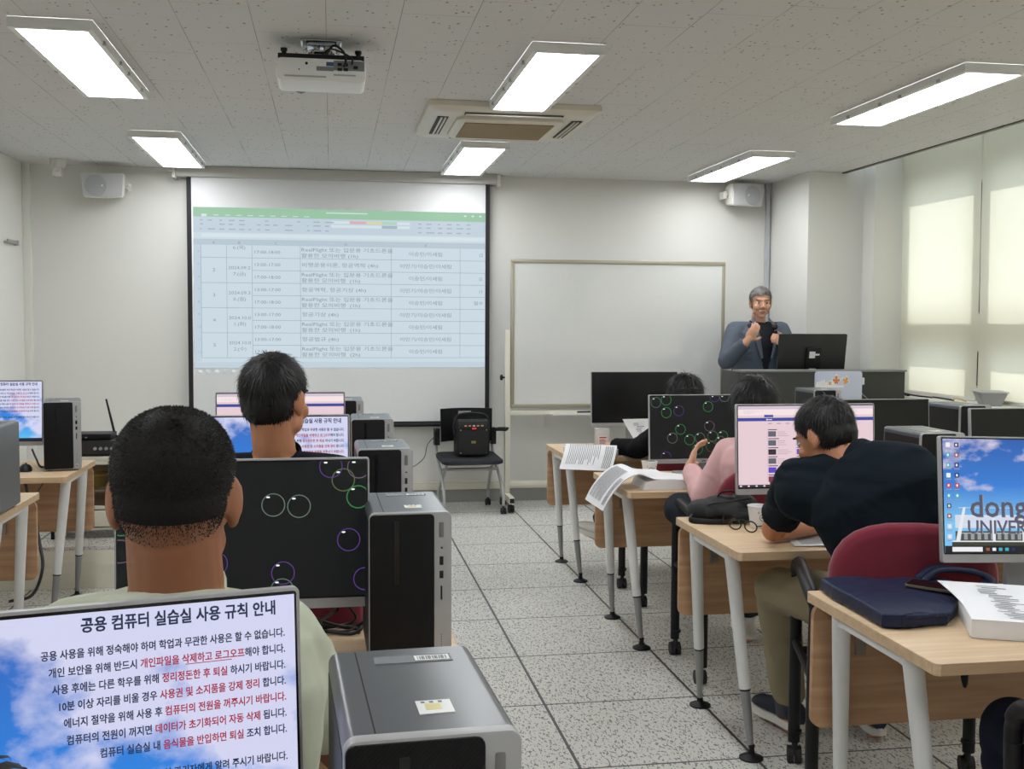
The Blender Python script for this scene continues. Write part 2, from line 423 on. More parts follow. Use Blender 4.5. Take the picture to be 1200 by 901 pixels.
# translucent roller blinds
M_blind, nt, N, L, bs = new_mat('blind_fabric')
df = N.new('ShaderNodeBsdfDiffuse'); tl = N.new('ShaderNodeBsdfTranslucent'); ad = N.new('ShaderNodeMixShader'); ad.inputs[0].default_value = 0.42
tc = N.new('ShaderNodeTexCoord'); mp = N.new('ShaderNodeMapping'); mp.inputs['Scale'].default_value = (1, 260, 260); L.new(tc.outputs['Object'], mp.inputs[0])
nz = N.new('ShaderNodeTexNoise'); nz.inputs['Scale'].default_value = 1.0; L.new(mp.outputs[0], nz.inputs['Vector'])
cr = ramp(N, L, nz.outputs['Fac'], [(0.2, rgb(222, 220, 202)), (0.8, rgb(236, 234, 218))])
L.new(cr, df.inputs[0]); L.new(cr, tl.inputs[0]); L.new(df.outputs[0], ad.inputs[1]); L.new(tl.outputs[0], ad.inputs[2]); L.new(ad.outputs[0], N['Material Output'].inputs['Surface'])
ordn = ['first', 'second', 'third', 'fourth', 'fifth', 'sixth', 'seventh', 'eighth', 'ninth']
for k in range(NB):
    y1 = Y0 - PITCH * k; y0 = y1 - 1.018
    lab = ['sunlit cream roller blind next to the corner pillar', 'sunlit cream roller blind cut by the right edge of the photo'][k] if k < 2 else 'cream roller blind, %s from the corner pillar' % ordn[k]
    t = thing('roller_blind', lab, 'blind', (4.33, (y0 + y1) / 2, 0.95), 0, 'roller blinds over the windows')
    hw = 0.509; rows = []
    for i in range(25):
        z = 1.81 * i / 24
        rows.append([V((0.004 * math.sin(z * 2.3 + k) + 0.003 * math.sin(9 * s + k + z), hw * s, z)) for s in np.linspace(-1, 1, 13)])
    b = B(); b.grid(rows); o = b.done('fabric', M_blind, t, smooth=180)
    b = B(); b.box((-0.008, -hw, -0.012), (0.008, hw, 0.012)); b.done('bottom_bar', M_offwhite, t, bevel=0.004)
    b = B(); b.cyl((0, -hw, 1.835), (0, hw, 1.835), 0.025); b.box((-0.03, -hw - 0.004, 1.80), (0.03, -hw, 1.88)); b.box((-0.03, hw, 1.80), (0.03, hw + 0.004, 1.88)); b.done('roller', M_offwhite, t)

# ------------------------------------------------------------------ ceiling lights
M_panel_light = EM('light_diffuser', (0.955, 0.98, 1.0, 1), PANEL_STRENGTH)
PX = {-1.075: 'left', 0.995: 'middle', 2.97: 'right'}
PY = {5.20: 'near', 7.72: 'far', 2.70: 'b', 0.2: 'c'}
names = {('left', 'near'): 'bright ceiling light panel nearest the left wall, the nearer one', ('left', 'far'): 'bright ceiling light panel above the left wall speaker corner, the farther one',
         ('middle', 'near'): 'bright ceiling light panel on the near side of the air conditioner', ('middle', 'far'): 'bright ceiling light panel on the far side of the air conditioner',
         ('right', 'near'): 'bright ceiling light panel nearest the blinds, cut by the photo edge', ('right', 'far'): 'bright ceiling light panel above the right wall speaker'}
first = None
for x, cx in PX.items():
    for y, cy in PY.items():
        lab = names.get((cx, cy), 'bright ceiling light panel behind the camera')
        if first is None:
            t = thing('ceiling_light', lab, 'light', (x, y, CZ), 0, 'ceiling light panels'); first = t
            b = B(); hx, hy, h = 0.158, 0.668, 0.042
            poly_o = [(-hx, -hy), (hx, -hy), (hx, hy), (-hx, hy)]
            rows = [[V((a, c, z)) for a, c in [(-hx + i, -hy + i), (hx - i, -hy + i), (hx - i, hy - i), (-hx + i, hy - i)]] for i, z in ((0, -0.0005), (0, -h), (0.024, -h), (0.026, -h + 0.008))]
            b.grid(rows, close_u=True); b.done('frame', M_white, t, smooth=0)
            b = B(); b.box((-hx + 0.0235, -hy + 0.0235, -h + 0.002), (hx - 0.0235, hy - 0.0235, -h + 0.006)); b.done('diffuser', M_panel_light, t, smooth=0)
            for s in (-1, 1):
                for yy in (-0.45, -0.1, 0.1, 0.45): b = B(); b.box((s * hx - 0.006, yy - 0.012, -h - 0.002), (s * hx + 0.006, yy + 0.012, -h + 0.012)); b.done('clip', M_silver, t, smooth=0)
        else:
            dup(first, (x, y, CZ), 0, lab)

# ------------------------------------------------------------------ ceiling cassette air conditioner
t = thing('air_conditioner', 'cream ceiling cassette air conditioner with a brown filter grille', 'air conditioner', (0.985, 6.25, CZ - 0.001))
M_ac = P('ac_plastic', rgb(208, 203, 190), 0.45)
b = B(); S = 0.47
rows = []
for r, z, e in ((S, 0.0, 0.02), (S, -0.028, 0.02), (S - 0.03, -0.045, 0.04), (S - 0.10, -0.050, 0.05)):
    rows.append([V((x, y, z)) for x, y in rrect(-r, -r, r, r, e, 4)])
b.grid(rows, close_u=True, cap=True); b.done('body', M_ac, t, smooth=30)
b = B()
rows = [[V((x, y, z)) for x, y in rrect(-r, -r, r, r, 0.05, 5)] for r, z in ((0.30, -0.048), (0.30, -0.066), (0.288, -0.072))]
b.grid(rows, close_u=True, cap=True); b.done('grille_panel', M_ac, t, smooth=30)
b = B(); b.box((-0.25, -0.235, -0.078), (0.25, 0.235, -0.0725)); b.done('filter_grille', P('filter_mesh', rgb(142, 122, 88), 0.8, noise_amt=0.15, noise_scale=400, bump=0.3, bump_scale=600), t, smooth=0)
for ang in range(4):
    Mr = Matrix.Rotation(ang * PI / 2, 4, 'Z')
    b = B(); b.box((-0.27, -0.405, -0.054), (0.27, -0.345, -0.049), M=Mr)
    o = b.done('air_slot', P('slot_dark', rgb(52, 50, 48), 0.7), t, smooth=0)
    b = B(); b.box((-0.265, -0.387, -0.060), (0.265, -0.378, -0.050), M=Mr); b.box((-0.265, -0.366, -0.060), (0.265, -0.357, -0.050), M=Mr); b.done('louvre', M_ac, o, smooth=0)

# ------------------------------------------------------------------ projector
t = thing('projector', 'white ceiling projector on a chrome bracket', 'projector', (-0.035, 4.72, 2.495))
prof = rrect(-0.185, -0.055, 0.185, 0.055, 0.028, 6)
b = B()
b.prism(rrect(-0.182, -0.050, 0.182, 0.042, 0.022, 6), -0.115, 0.115, 'XZ'); b.done('body', M_whitepl, t, bevel=0.006)
b = B(); b.box((-0.176, -0.112, 0.040), (0.176, 0.112, 0.060)); b.done('top_cover', M_black, t, bevel=0.004)
b = B(); b.box((0.05, -0.1155, -0.004), (0.176, -0.112, 0.036)); b.box((-0.02, -0.1155, -0.008), (0.05, -0.112, 0.010))
for k, (x, z) in enumerate(((0.075, 0.02), (0.1, 0.02), (0.075, 0.0), (0.1, 0.0), (0.14, 0.01))): b.box((x - 0.009, -0.119, z - 0.006), (x + 0.009, -0.115, z + 0.006), 1)
b.box((0.02, -0.119, 0.012), (0.05, -0.115, 0.028), 2); b.done('port_panel', [P('ports_grey', rgb(120, 122, 124), 0.5), M_black, P('port_blue', rgb(60, 80, 130), 0.5)], t, smooth=0)
b = B(); b.cyl((-0.06, -0.117, 0.02), (-0.06, -0.112, 0.02), 0.006); b.cyl((-0.09, -0.116, -0.005), (-0.09, -0.112, -0.005), 0.003); b.done('sensor', M_black, t)
b = B(); b.box((-0.15, -0.117, -0.036), (0.02, -0.114, -0.029)); b.box((0.05, -0.117, -0.026), (0.14, -0.114, -0.020)); b.done('vent_line', M_silver, t, smooth=0)
for x in (-0.152, 0.152):
    b = B(); b.cyl((x, -0.08, 0.058), (x, -0.08, 0.080), 0.010); b.lathe([(0.014, 0.074), (0.014, 0.086)], 12, M=Matrix.Translation((x, -0.08, 0))); b.done('foot_screw', M_black, t)
b = B(); b.lathe([(0.04, 0), (0.042, 0.02), (0.034, 0.03)], 20, M=Matrix.Translation((-0.09, 0.115, -0.01)) @ Matrix.Rotation(-PI / 2, 4, 'X')); b.done('lens', M_blackg, t)
b = B()
b.box((-0.07, -0.02, 0.062), (0.09, 0.02, 0.068)); b.box((-0.04, -0.03, 0.068), (-0.03, 0.03, 0.10)); b.box((0.03, -0.03, 0.068), (0.04, 0.03, 0.10)); b.box((-0.045, -0.03, 0.09), (0.045, 0.03, 0.098))
b.cyl((-0.02, 0, 0.09), (-0.02, 0, 0.12), 0.014); b.cyl((0.02, 0, 0.09), (0.02, 0, 0.12), 0.012); b.cyl((-0.055, -0.01, 0.082), (0.055, -0.01, 0.082), 0.008)
b.box((-0.075, -0.05, 0.112), (0.075, 0.05, 0.118))
for x in (-0.068, 0.068): b.cyl((x, -0.045, 0.100), (x, -0.045, 0.132), 0.009); b.cyl((x, 0.045, 0.100), (x, 0.045, 0.132), 0.009)
b.box((-0.085, -0.06, 0.128), (0.085, 0.06, 0.1345)); b.done('bracket', M_chrome, t, bevel=0.002)
b = B(); b.tube(smooth_path([(0.02, -0.09, 0.062), (0.05, -0.1, 0.10), (0.09, -0.11, 0.075), (0.10, -0.118, 0.03), (0.09, -0.119, 0.01)]), 0.005); b.tube(smooth_path([(0.0, -0.06, 0.064), (0.04, -0.105, 0.085), (0.12, -0.12, 0.05), (0.125, -0.119, 0.02)]), 0.004); b.done('cable', M_cable, t)

# ------------------------------------------------------------------ wall speakers, detector, conduits
def speaker(loc, rz, mirror, lab):
    t = thing('wall_speaker', lab, 'speaker', loc, rz, 'white wall speakers')
    s = -1 if mirror else 1
    b = B()
    front = [(-0.165, 0.095), (0.165, 0.095), (0.145 if s > 0 else 0.165, -0.085), (-0.145 if s < 0 else -0.165, -0.085)]
    pl = [(-0.160 * 1, 0.092), (0.160, 0.092), (0.150, -0.088), (-0.138, -0.088)]
    if mirror: pl = [(-x, z) for x, z in reversed(pl)]
    pl2 = [(x * 0.78, z * 0.82) for x, z in pl]
    def rnd(poly, r):
        out = []
        n = len(poly)
        for i in range(n):
            p0, p1, p2 = V(poly[i - 1] + (0,)), V(poly[i] + (0,)), V(poly[(i + 1) % n] + (0,))
            a = p1 + (p0 - p1).normalized() * r; c = p1 + (p2 - p1).normalized() * r
            for k in range(5):
                u = k / 4; q = a * (1 - u) ** 2 + p1 * 2 * u * (1 - u) + c * u * u; out.append((q.x, q.y))
        return out
    rows = [[V((x, y, z)) for x, z in rnd(p, 0.02)] for p, y in ((pl2, 0.13), (pl, 0.02), (pl, -0.012), ([(x * 0.965, z * 0.94) for x, z in pl], -0.016))]
    b.grid(rows, close_u=True, cap=True); b.done('cabinet', M_offwhite, t, smooth=40)
    b = B(); g = rnd([(x * 0.94, z * 0.90) for x, z in pl], 0.016); b.prism(g, -0.0205, -0.014, 'XZ'); b.done('grille', P('speaker_grille', rgb(186, 187, 188), 0.6, noise_amt=0.12, noise_scale=500), t, smooth=0)
    b = B(); b.lathe([(0.078, 0.0), (0.076, 0.003), (0.0, 0.003)][:2], 36, M=Matrix.Translation((-0.045 * s, -0.0205, 0.0)) @ Matrix.Rotation(PI / 2, 4, 'X')); b.done('cone', P('speaker_cone', rgb(166, 168, 170), 0.6), t)
    b = B(); b.box((-0.006, -0.026, -0.006), (0.006, -0.022, 0.006)); b.done('badge', M_whitepl, t, smooth=0)
    b = B(); b.cyl((0.18 * s, 0.07, 0.0), (0.14 * s, 0.07, 0.0), 0.014); b.box((0.168 * s - 0.004, 0.05, -0.03), (0.168 * s + 0.004, 0.14, 0.03)); b.box((-0.02, 0.11, -0.04), (0.02, 0.17, 0.04)); b.done('bracket', M_offwhite, t, bevel=0.002)
speaker((-1.665, 8.50, 2.455), R(-4), False, 'white wall speaker left of the projection screen')
speaker((3.36, 8.50, 2.505), R(14), True, 'white wall speaker above the lecturer')
t = thing('motion_detector', 'small white detector on the ceiling edge near the left speaker', 'detector', (-1.96, 8.42, CZ))
b = B(); b.lathe([(0.055, 0), (0.055, -0.04), (0.045, -0.062)], 24); b.done('base', M_offwhite, t)
b = B(); b.box((-0.034, -0.04, -0.125), (0.034, 0.03, -0.055)); b.done('housing', M_offwhite, t, bevel=0.01)
b = B(); b.ell((0, -0.04, -0.075), (0.018, 0.012, 0.018)); b.cyl((0, -0.042, -0.1), (0, -0.038, -0.1), 0.003); b.done('lens', M_whitepl, t)
b = B(); b.box((3.60, YF - 0.035, 0.17), (3.635, YF, CZ - 0.01)); b.box((3.59, YF - 0.04, CZ - 0.05), (3.645, YF, CZ)); tag(b.done('cable_conduit', P('conduit_grey', rgb(186, 188, 192), 0.5), bevel=0.004), 'pale grey vertical cable conduit in the corner beside the pillar', 'conduit')
b = B(); b.box((XL, 8.17, 2.005), (XL + 0.03, 8.42, 2.015)); b.box((XL + 0.022, 8.17, 2.012), (XL + 0.03, 8.42, 2.03)); b.box((XL, 8.40, 2.0), (XL + 0.035, 8.425, 2.035)); tag(b.done('wall_bracket', M_silver, smooth=0), 'small metal bracket rail on the left wall', 'bracket')

# ------------------------------------------------------------------ projection screen
t = thing('projection_screen', 'large pull-down projection screen showing a spreadsheet', 'projection screen', (0.085, 8.60, 0.62))
b = B(); b.box((-1.235, -0.05, 1.93), (1.215, 0.06, 2.008)); b.done('case', P('screen_case', rgb(184, 183, 178), 0.45), t, bevel=0.006)
for s, x in ((-1, -1.235), (1, 1.215)):
    b = B(); b.box((min(x, x + s * 0.03), -0.055, 1.915), (max(x, x + s * 0.03), 0.075, 2.005)); b.box((min(x, x + s * 0.07), 0.02, 1.97), (max(x, x + s * 0.07), 0.09, 2.0)); b.done('end_cap', M_offwhite, t, bevel=0.008)
b = B(); b.box((-1.165, 0.0, 0.03), (1.165, 0.003, 1.935)); b.done('border', P('screen_border', rgb(26, 24, 30), 0.7), t, smooth=0)
b = B(); b.box((-1.130, -0.003, 0.05), (1.130, -0.0005, 1.935)); sf = b.done('fabric', P('screen_fabric', rgb(222, 223, 224), 0.85), t, smooth=0)
b = B(); b.cyl((-1.17, 0.0, 0.022), (1.17, 0.0, 0.022), 0.016); b.done('weight_bar', M_black, t)
# the projected spreadsheet: projector light put into a thin self-glowing layer on the fabric
x0, x1 = -1.118, 1.128
zt, zb = 1.705, 0.478
b = B()
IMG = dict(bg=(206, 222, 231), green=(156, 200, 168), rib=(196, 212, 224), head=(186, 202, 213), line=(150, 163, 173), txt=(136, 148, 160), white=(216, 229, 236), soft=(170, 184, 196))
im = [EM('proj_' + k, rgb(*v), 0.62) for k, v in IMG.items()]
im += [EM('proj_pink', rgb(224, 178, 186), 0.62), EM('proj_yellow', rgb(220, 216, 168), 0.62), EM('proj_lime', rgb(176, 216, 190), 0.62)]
k_ = {k: i for i, k in enumerate(IMG)}
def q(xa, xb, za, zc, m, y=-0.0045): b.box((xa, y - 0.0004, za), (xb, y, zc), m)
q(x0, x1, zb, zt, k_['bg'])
H = 1.0
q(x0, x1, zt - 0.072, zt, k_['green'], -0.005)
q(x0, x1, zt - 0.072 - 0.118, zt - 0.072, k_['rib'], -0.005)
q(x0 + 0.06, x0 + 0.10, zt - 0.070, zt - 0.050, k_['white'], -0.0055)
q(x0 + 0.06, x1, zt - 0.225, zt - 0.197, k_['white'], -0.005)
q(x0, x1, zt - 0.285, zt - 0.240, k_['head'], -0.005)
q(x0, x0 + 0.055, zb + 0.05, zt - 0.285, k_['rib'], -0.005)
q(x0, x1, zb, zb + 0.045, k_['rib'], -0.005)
for xa, w_, m in ((0.02, 0.14, 'white'), (0.16, 0.13, 9), (0.29, 0.12, 10), (0.41, 0.12, 11), (0.53, 0.1, 'white')):
    mi = m if isinstance(m, int) else k_[m]
    q(xa - 0.1, xa - 0.1 + w_, zt - 0.107, zt - 0.087, mi - 1 if isinstance(m, int) else mi, -0.0055)
    q(xa - 0.1, xa - 0.1 + w_, zt - 0.138, zt - 0.116, (k_['soft'] if m == 11 else k_['white']), -0.0055)
cols = [x0 + 0.055, x0 + 0.245, x0 + 0.435, x0 + 0.80, x0 + 1.50, x0 + 2.045]
zr = [zt - 0.285 - 0.096 * i for i in range(10)]
zend = zr[9]
for c in cols: q(c - 0.0015, c + 0.0015, zend, zt - 0.285, k_['line'], -0.0058)
for i, z in enumerate(zr):
    if i == 0: continue
    q(cols[2] if i % 2 == 0 else cols[0], x1, z - 0.0015, z + 0.0015, k_['line'], -0.0058)
def tx(s, x, z, size, al='LEFT', m='txt', sx=1.25): text_into(b, s, x, z, size, al, k_[m], y=-0.0062, sx=sx)
for i, ch in enumerate('ABCDE'): tx(ch, (cols[i] + cols[i + 1]) / 2, zt - 0.275, 0.026, 'CENTER')
names_a = ['RealFlight 또는 입문용 기초드론을', '비행운용이론, 항공역학 (4h)', 'RealFlight 또는 입문용 기초드론을', '항공역학, 항공기상 (4h)', 'RealFlight 또는 입문용 기초드론을', '항공기상 (4h)', 'RealFlight 또는 입문용 기초드론을', '항공법규 (4h)', 'RealFlight 또는 입문용 기초드론을']
second = {0: '활용한 모의비행 (1h)', 2: '활용한 모의비행  (1h)', 4: '활용한 모의비행  (1h)', 6: '활용한 모의비행  (1h)', 8: '활용한 모의비행  (2h)'}
for i in range(9):
    z = zr[i]
    tx('17:00-18:00' if i % 2 == 0 else '13:00-17:00', cols[2] + 0.012, z - 0.062, 0.034)
    if i in second:
        tx(names_a[i], cols[3] + 0.006, z - 0.040, 0.0375, sx=1.36); tx(second[i], cols[3] + 0.006, z - 0.086, 0.0375, sx=1.36)
    else: tx(names_a[i], cols[3] + 0.008, z - 0.062, 0.0375, sx=1.36)
    tx('이승민/이세림' if i % 2 == 0 else '이민기/이승민/이세림', (cols[4] + cols[5]) / 2, z - 0.062, 0.0375, 'CENTER')
for i, s in ((1, '2'), (3, '3'), (5, '4'), (7, '5')): tx(s, (cols[0] + cols[1]) / 2, zr[i + 1] - 0.01, 0.036, 'CENTER')
for i, (s1, s2) in ((1, ('2024.09.2', '7.(금)')), (3, ('2024.09.3', '0.(월)')), (5, ('2024.10.0', '1.(화)')), (7, ('2024.10.0', '2.(수)'))):
    tx(s1, (cols[1] + cols[2]) / 2, zr[i + 1] + 0.008, 0.034, 'CENTER'); tx(s2, (cols[1] + cols[2]) / 2, zr[i + 1] - 0.04, 0.034, 'CENTER')
tx('6.(목)', (cols[1] + cols[2]) / 2, zr[0] - 0.03, 0.034, 'CENTER')
for k in range(4, 13): tx(str(k), x0 + 0.036, zr[k - 4] - 0.06, 0.028, 'CENTER', 'soft') if k - 4 < 9 else None
for i, s in ((0, '(2'), (2, '오'), (3, '(1'), (4, '필수')): tx(s, x1 - 0.015, zr[i] - 0.06, 0.034, 'RIGHT')
r2 = random.Random(3)
xx = x0 + 0.05
while xx < x1 - 0.12:
    wv = r2.uniform(0.02, 0.07)
    if not (-0.1 < xx < 0.55):
        for zz in (zt - 0.098, zt - 0.128, zt - 0.165):
            if r2.random() < 0.75: q(xx, xx + wv * r2.uniform(0.4, 1), zz - 0.005, zz + 0.005, k_['soft'], -0.0056)
    xx += wv + 0.025
for i in range(9): q(x0 + 0.15 + i * 0.085, x0 + 0.19 + i * 0.085, zt - 0.061, zt - 0.055, k_['white'], -0.0056)
q(-0.12, 0.2, zt - 0.03, zt - 0.022, k_['white'], -0.0056)
for i in range(3): q(x1 - 0.17 + i * 0.06, x1 - 0.15 + i * 0.06, zt - 0.034, zt - 0.022, k_['white'], -0.0056)
for i, c in enumerate(('white', 'rib', 'white', 'head', 'white', 'green', 'rib', 'white')): q(x0 + 0.03 + i * 0.062, x0 + 0.055 + i * 0.062, zb - 0.036, zb - 0.016, k_[c], -0.0045)
b.done('glowing_projection', im, sf, smooth=0)

# ------------------------------------------------------------------ whiteboard on a stand
t = thing('whiteboard', 'mobile whiteboard with a metal frame in front of the wall', 'whiteboard', (2.245, 8.32, 0))
WX, WZ0, WZ1 = 0.868, 0.792, 1.948
b = B(); b.box((-WX + 0.02, -0.008, WZ0 + 0.02), (WX - 0.02, 0.010, WZ1 - 0.02)); 
M_wb = P('whiteboard_enamel', rgb(218, 219, 217), 0.08, spec=1.0); b.done('board', M_wb, t, smooth=0)
b = B()
for a, c in (((-WX, WZ1 - 0.028), (WX, WZ1)), ((-WX, WZ0), (WX, WZ0 + 0.03)), ((-WX, WZ0 + 0.03), (-WX + 0.026, WZ1 - 0.028)), ((WX - 0.026, WZ0 + 0.03), (WX, WZ1 - 0.028))):
    b.box((a[0], -0.016, a[1]), (c[0], 0.016, c[1]))
b.done('frame', M_alu, t, bevel=0.003)
for s in (-1, 1):
    b = B(); b.box((s * 0.892 - 0.02, -0.012, 0.10), (s * 0.892 + 0.02, 0.028, 1.40)); p = b.done('post', M_cream, t, bevel=0.003)
    b = B(); b.cyl((s * 0.912, 0.008, 1.03), (s * 0.935, 0.008, 1.03), 0.007); b.lathe([(0.02, 0), (0.024, 0.008), (0.018, 0.018)], 16, M=Matrix.Translation((s * 0.93, 0.008, 1.03)) @ Matrix.Rotation(s * PI / 2, 4, 'Y')); b.done('knob', M_black, p)
    b = B(); b.box((s * 0.892 - 0.02, -0.24, 0.075), (s * 0.892 + 0.02, 0.24, 0.125)); b.box((s * 0.892 - 0.019, -0.243, 0.08), (s * 0.892 + 0.019, -0.239, 0.12), 1); p = b.done('base_bar', [M_cream, M_black], t, bevel=0.003)
    for yy in (-0.19, 0.19):
        b = B()
        for dx in (-0.014, 0.014): b.cyl((s * 0.892 + dx - 0.009, yy, 0.031), (s * 0.892 + dx + 0.009, yy, 0.031), 0.030)
        b.cyl((s * 0.892, yy, 0.03), (s * 0.892, yy, 0.078), 0.008); b.done('caster', M_rubber, p)
b = B(); b.box((-0.875, -0.01, 0.735), (0.875, 0.02, 0.772)); b.box((-0.875, -0.01, 0.18), (0.875, 0.02, 0.215)); b.done('crossbar', M_cream, t, bevel=0.003)
b = B(); b.box((-0.55, -0.085, 0.738), (0.35, -0.008, 0.746)); b.box((-0.55, -0.085, 0.746), (0.35, -0.080, 0.756)); b.done('tray', M_whitepl, t, bevel=0.001)
for nm, lab, mcol, xx in (('whiteboard_marker', 'black marker pen on the whiteboard tray', M_black, -0.29), ('whiteboard_marker', 'red marker pen on the whiteboard tray', P('marker_red', rgb(170, 40, 44), 0.4), -0.17)):
    o = thing(nm, lab, 'marker', (2.245 + xx, 8.27, 0.7575), R(4)); 
    b = B(); b.cyl((-0.055, 0, 0), (0.03, 0, 0), 0.0095); b.done('barrel', mcol, o)
    b = B(); b.cyl((0.03, 0, 0), (0.062, 0, 0), 0.0105, 0.0095); b.done('cap', mcol, o)
# ================================================================== furniture builders
def make_desk(L, label, loc):
    t = thing('desk', label, 'desk', loc, 0, 'computer desks')
    Dp = 0.65
    b = B(); b.prism(rrect(0, 0, L, Dp, 0.012, 3), 0.6922, 0.7198); b.done('tabletop', M_top, t, bevel=0.0015)
    b = B()
    for q in (((-0.0012, 0.012, 0.693), (0.0006, Dp - 0.012, 0.719)), ((L - 0.0006, 0.012, 0.693), (L + 0.0012, Dp - 0.012, 0.719)), ((0.012, -0.0012, 0.693), (L - 0.012, 0.0006, 0.719)), ((0.012, Dp - 0.0006, 0.693), (L - 0.012, Dp + 0.0012, 0.719))): b.box(*q)
    b.done('edge_banding', M_edge, t, smooth=0)
    b = B(); b.prism(rrect(0.005, 0.35, L - 0.005, 0.69, 0.03, 5), Dp - 0.040, Dp - 0.022, 'XZ'); b.done('modesty_panel', M_panel, t, smooth=30)
    for x in (0.14, L - 0.14): b = B(); b.box((x - 0.014, Dp - 0.052, 0.55), (x + 0.014, Dp - 0.041, 0.69)); b.box((x - 0.014, Dp - 0.09, 0.682), (x + 0.014, Dp - 0.041, 0.691)); b.done('panel_bracket', P('bracket_grey', rgb(150, 140, 130), 0.4, metal=0.5), t, smooth=0)
    for s, xe in ((1, 0.0), (-1, L)):
        xt, xf = xe + s * 0.035, xe + s * 0.095
        pts = [(xt, 0.155, 0.665), (xt - s * 0.002, 0.20, 0.678), (xt, 0.47, 0.678), (xt, 0.515, 0.665)]
        b = B(); b.tube([(xt, 0.15, 0.672), (xt, 0.19, 0.677), (xt, 0.47, 0.677), (xt, 0.51, 0.672)], 0.02, 12, sq=0.75); b.done('leg_bar', M_white, t)
        for ytop, yft in ((0.155, 0.10), (0.51, 0.61)):
            a, c = V((xt, ytop, 0.685)), V((xf, yft, 0.02))
            j = a.lerp(c, 0.68)
            b = B(); n = 10
            b.tube([a.lerp(j, i / n) for i in range(n + 1)], 0.02, 18, radii=[0.0245 - 0.0055 * i / n for i in range(n + 1)]); b.ell(a, (0.0245, 0.0245, 0.0115))
            leg = b.done('leg', M_white, t)
            e = j.lerp(c, 0.93)
            b = B(); b.tube([j - (a - j) * -0.004, j.lerp(e, 0.5), e], 0.015, 18, radii=[0.0172, 0.0145, 0.010]); b.done('ferrule', M_ferrule, leg)
            b = B(); b.cyl(j.lerp(a, 0.004), j.lerp(c, 0.02), 0.0195, 0.0182, 18); b.done('ring', M_black, leg)
            b = B(); b.lathe([(0.040, 0.0005), (0.040, 0.006), (0.030, 0.011), (0.013, 0.018), (0.010, 0.034), (0.012, 0.046), (0.010, 0.05)], 24, M=Matrix.Translation((c.x, c.y, 0))); b.done('foot', M_black, leg)
    return t

def rib_material():
    m, nt, N, L, b = new_mat('tower_front_ribs')
    tc = N.new('ShaderNodeTexCoord'); wv = N.new('ShaderNodeTexWave'); wv.wave_type = 'BANDS'; wv.bands_direction = 'DIAGONAL'; wv.inputs['Scale'].default_value = 120
    mp = N.new('ShaderNodeMapping'); mp.inputs['Scale'].default_value = (-1, 0, 1); L.new(tc.outputs['Object'], mp.inputs[0]); L.new(mp.outputs[0], wv.inputs['Vector'])
    c = ramp(N, L, wv.outputs['Fac'], [(0.35, rgb(5, 5, 6)), (0.7, rgb(15, 15, 17))]); L.new(c, b.inputs['Base Color'])
    bp = N.new('ShaderNodeBump'); bp.inputs['Strength'].default_value = 0.35; bp.inputs['Distance'].default_value = 0.001; L.new(wv.outputs['Fac'], bp.inputs['Height']); L.new(bp.outputs[0], b.inputs['Normal'])
    b.inputs['Roughness'].default_value = 0.45; b.inputs['Specular IOR Level'].default_value = 0.25
    return m
M_ribs = rib_material()
TOWER = None
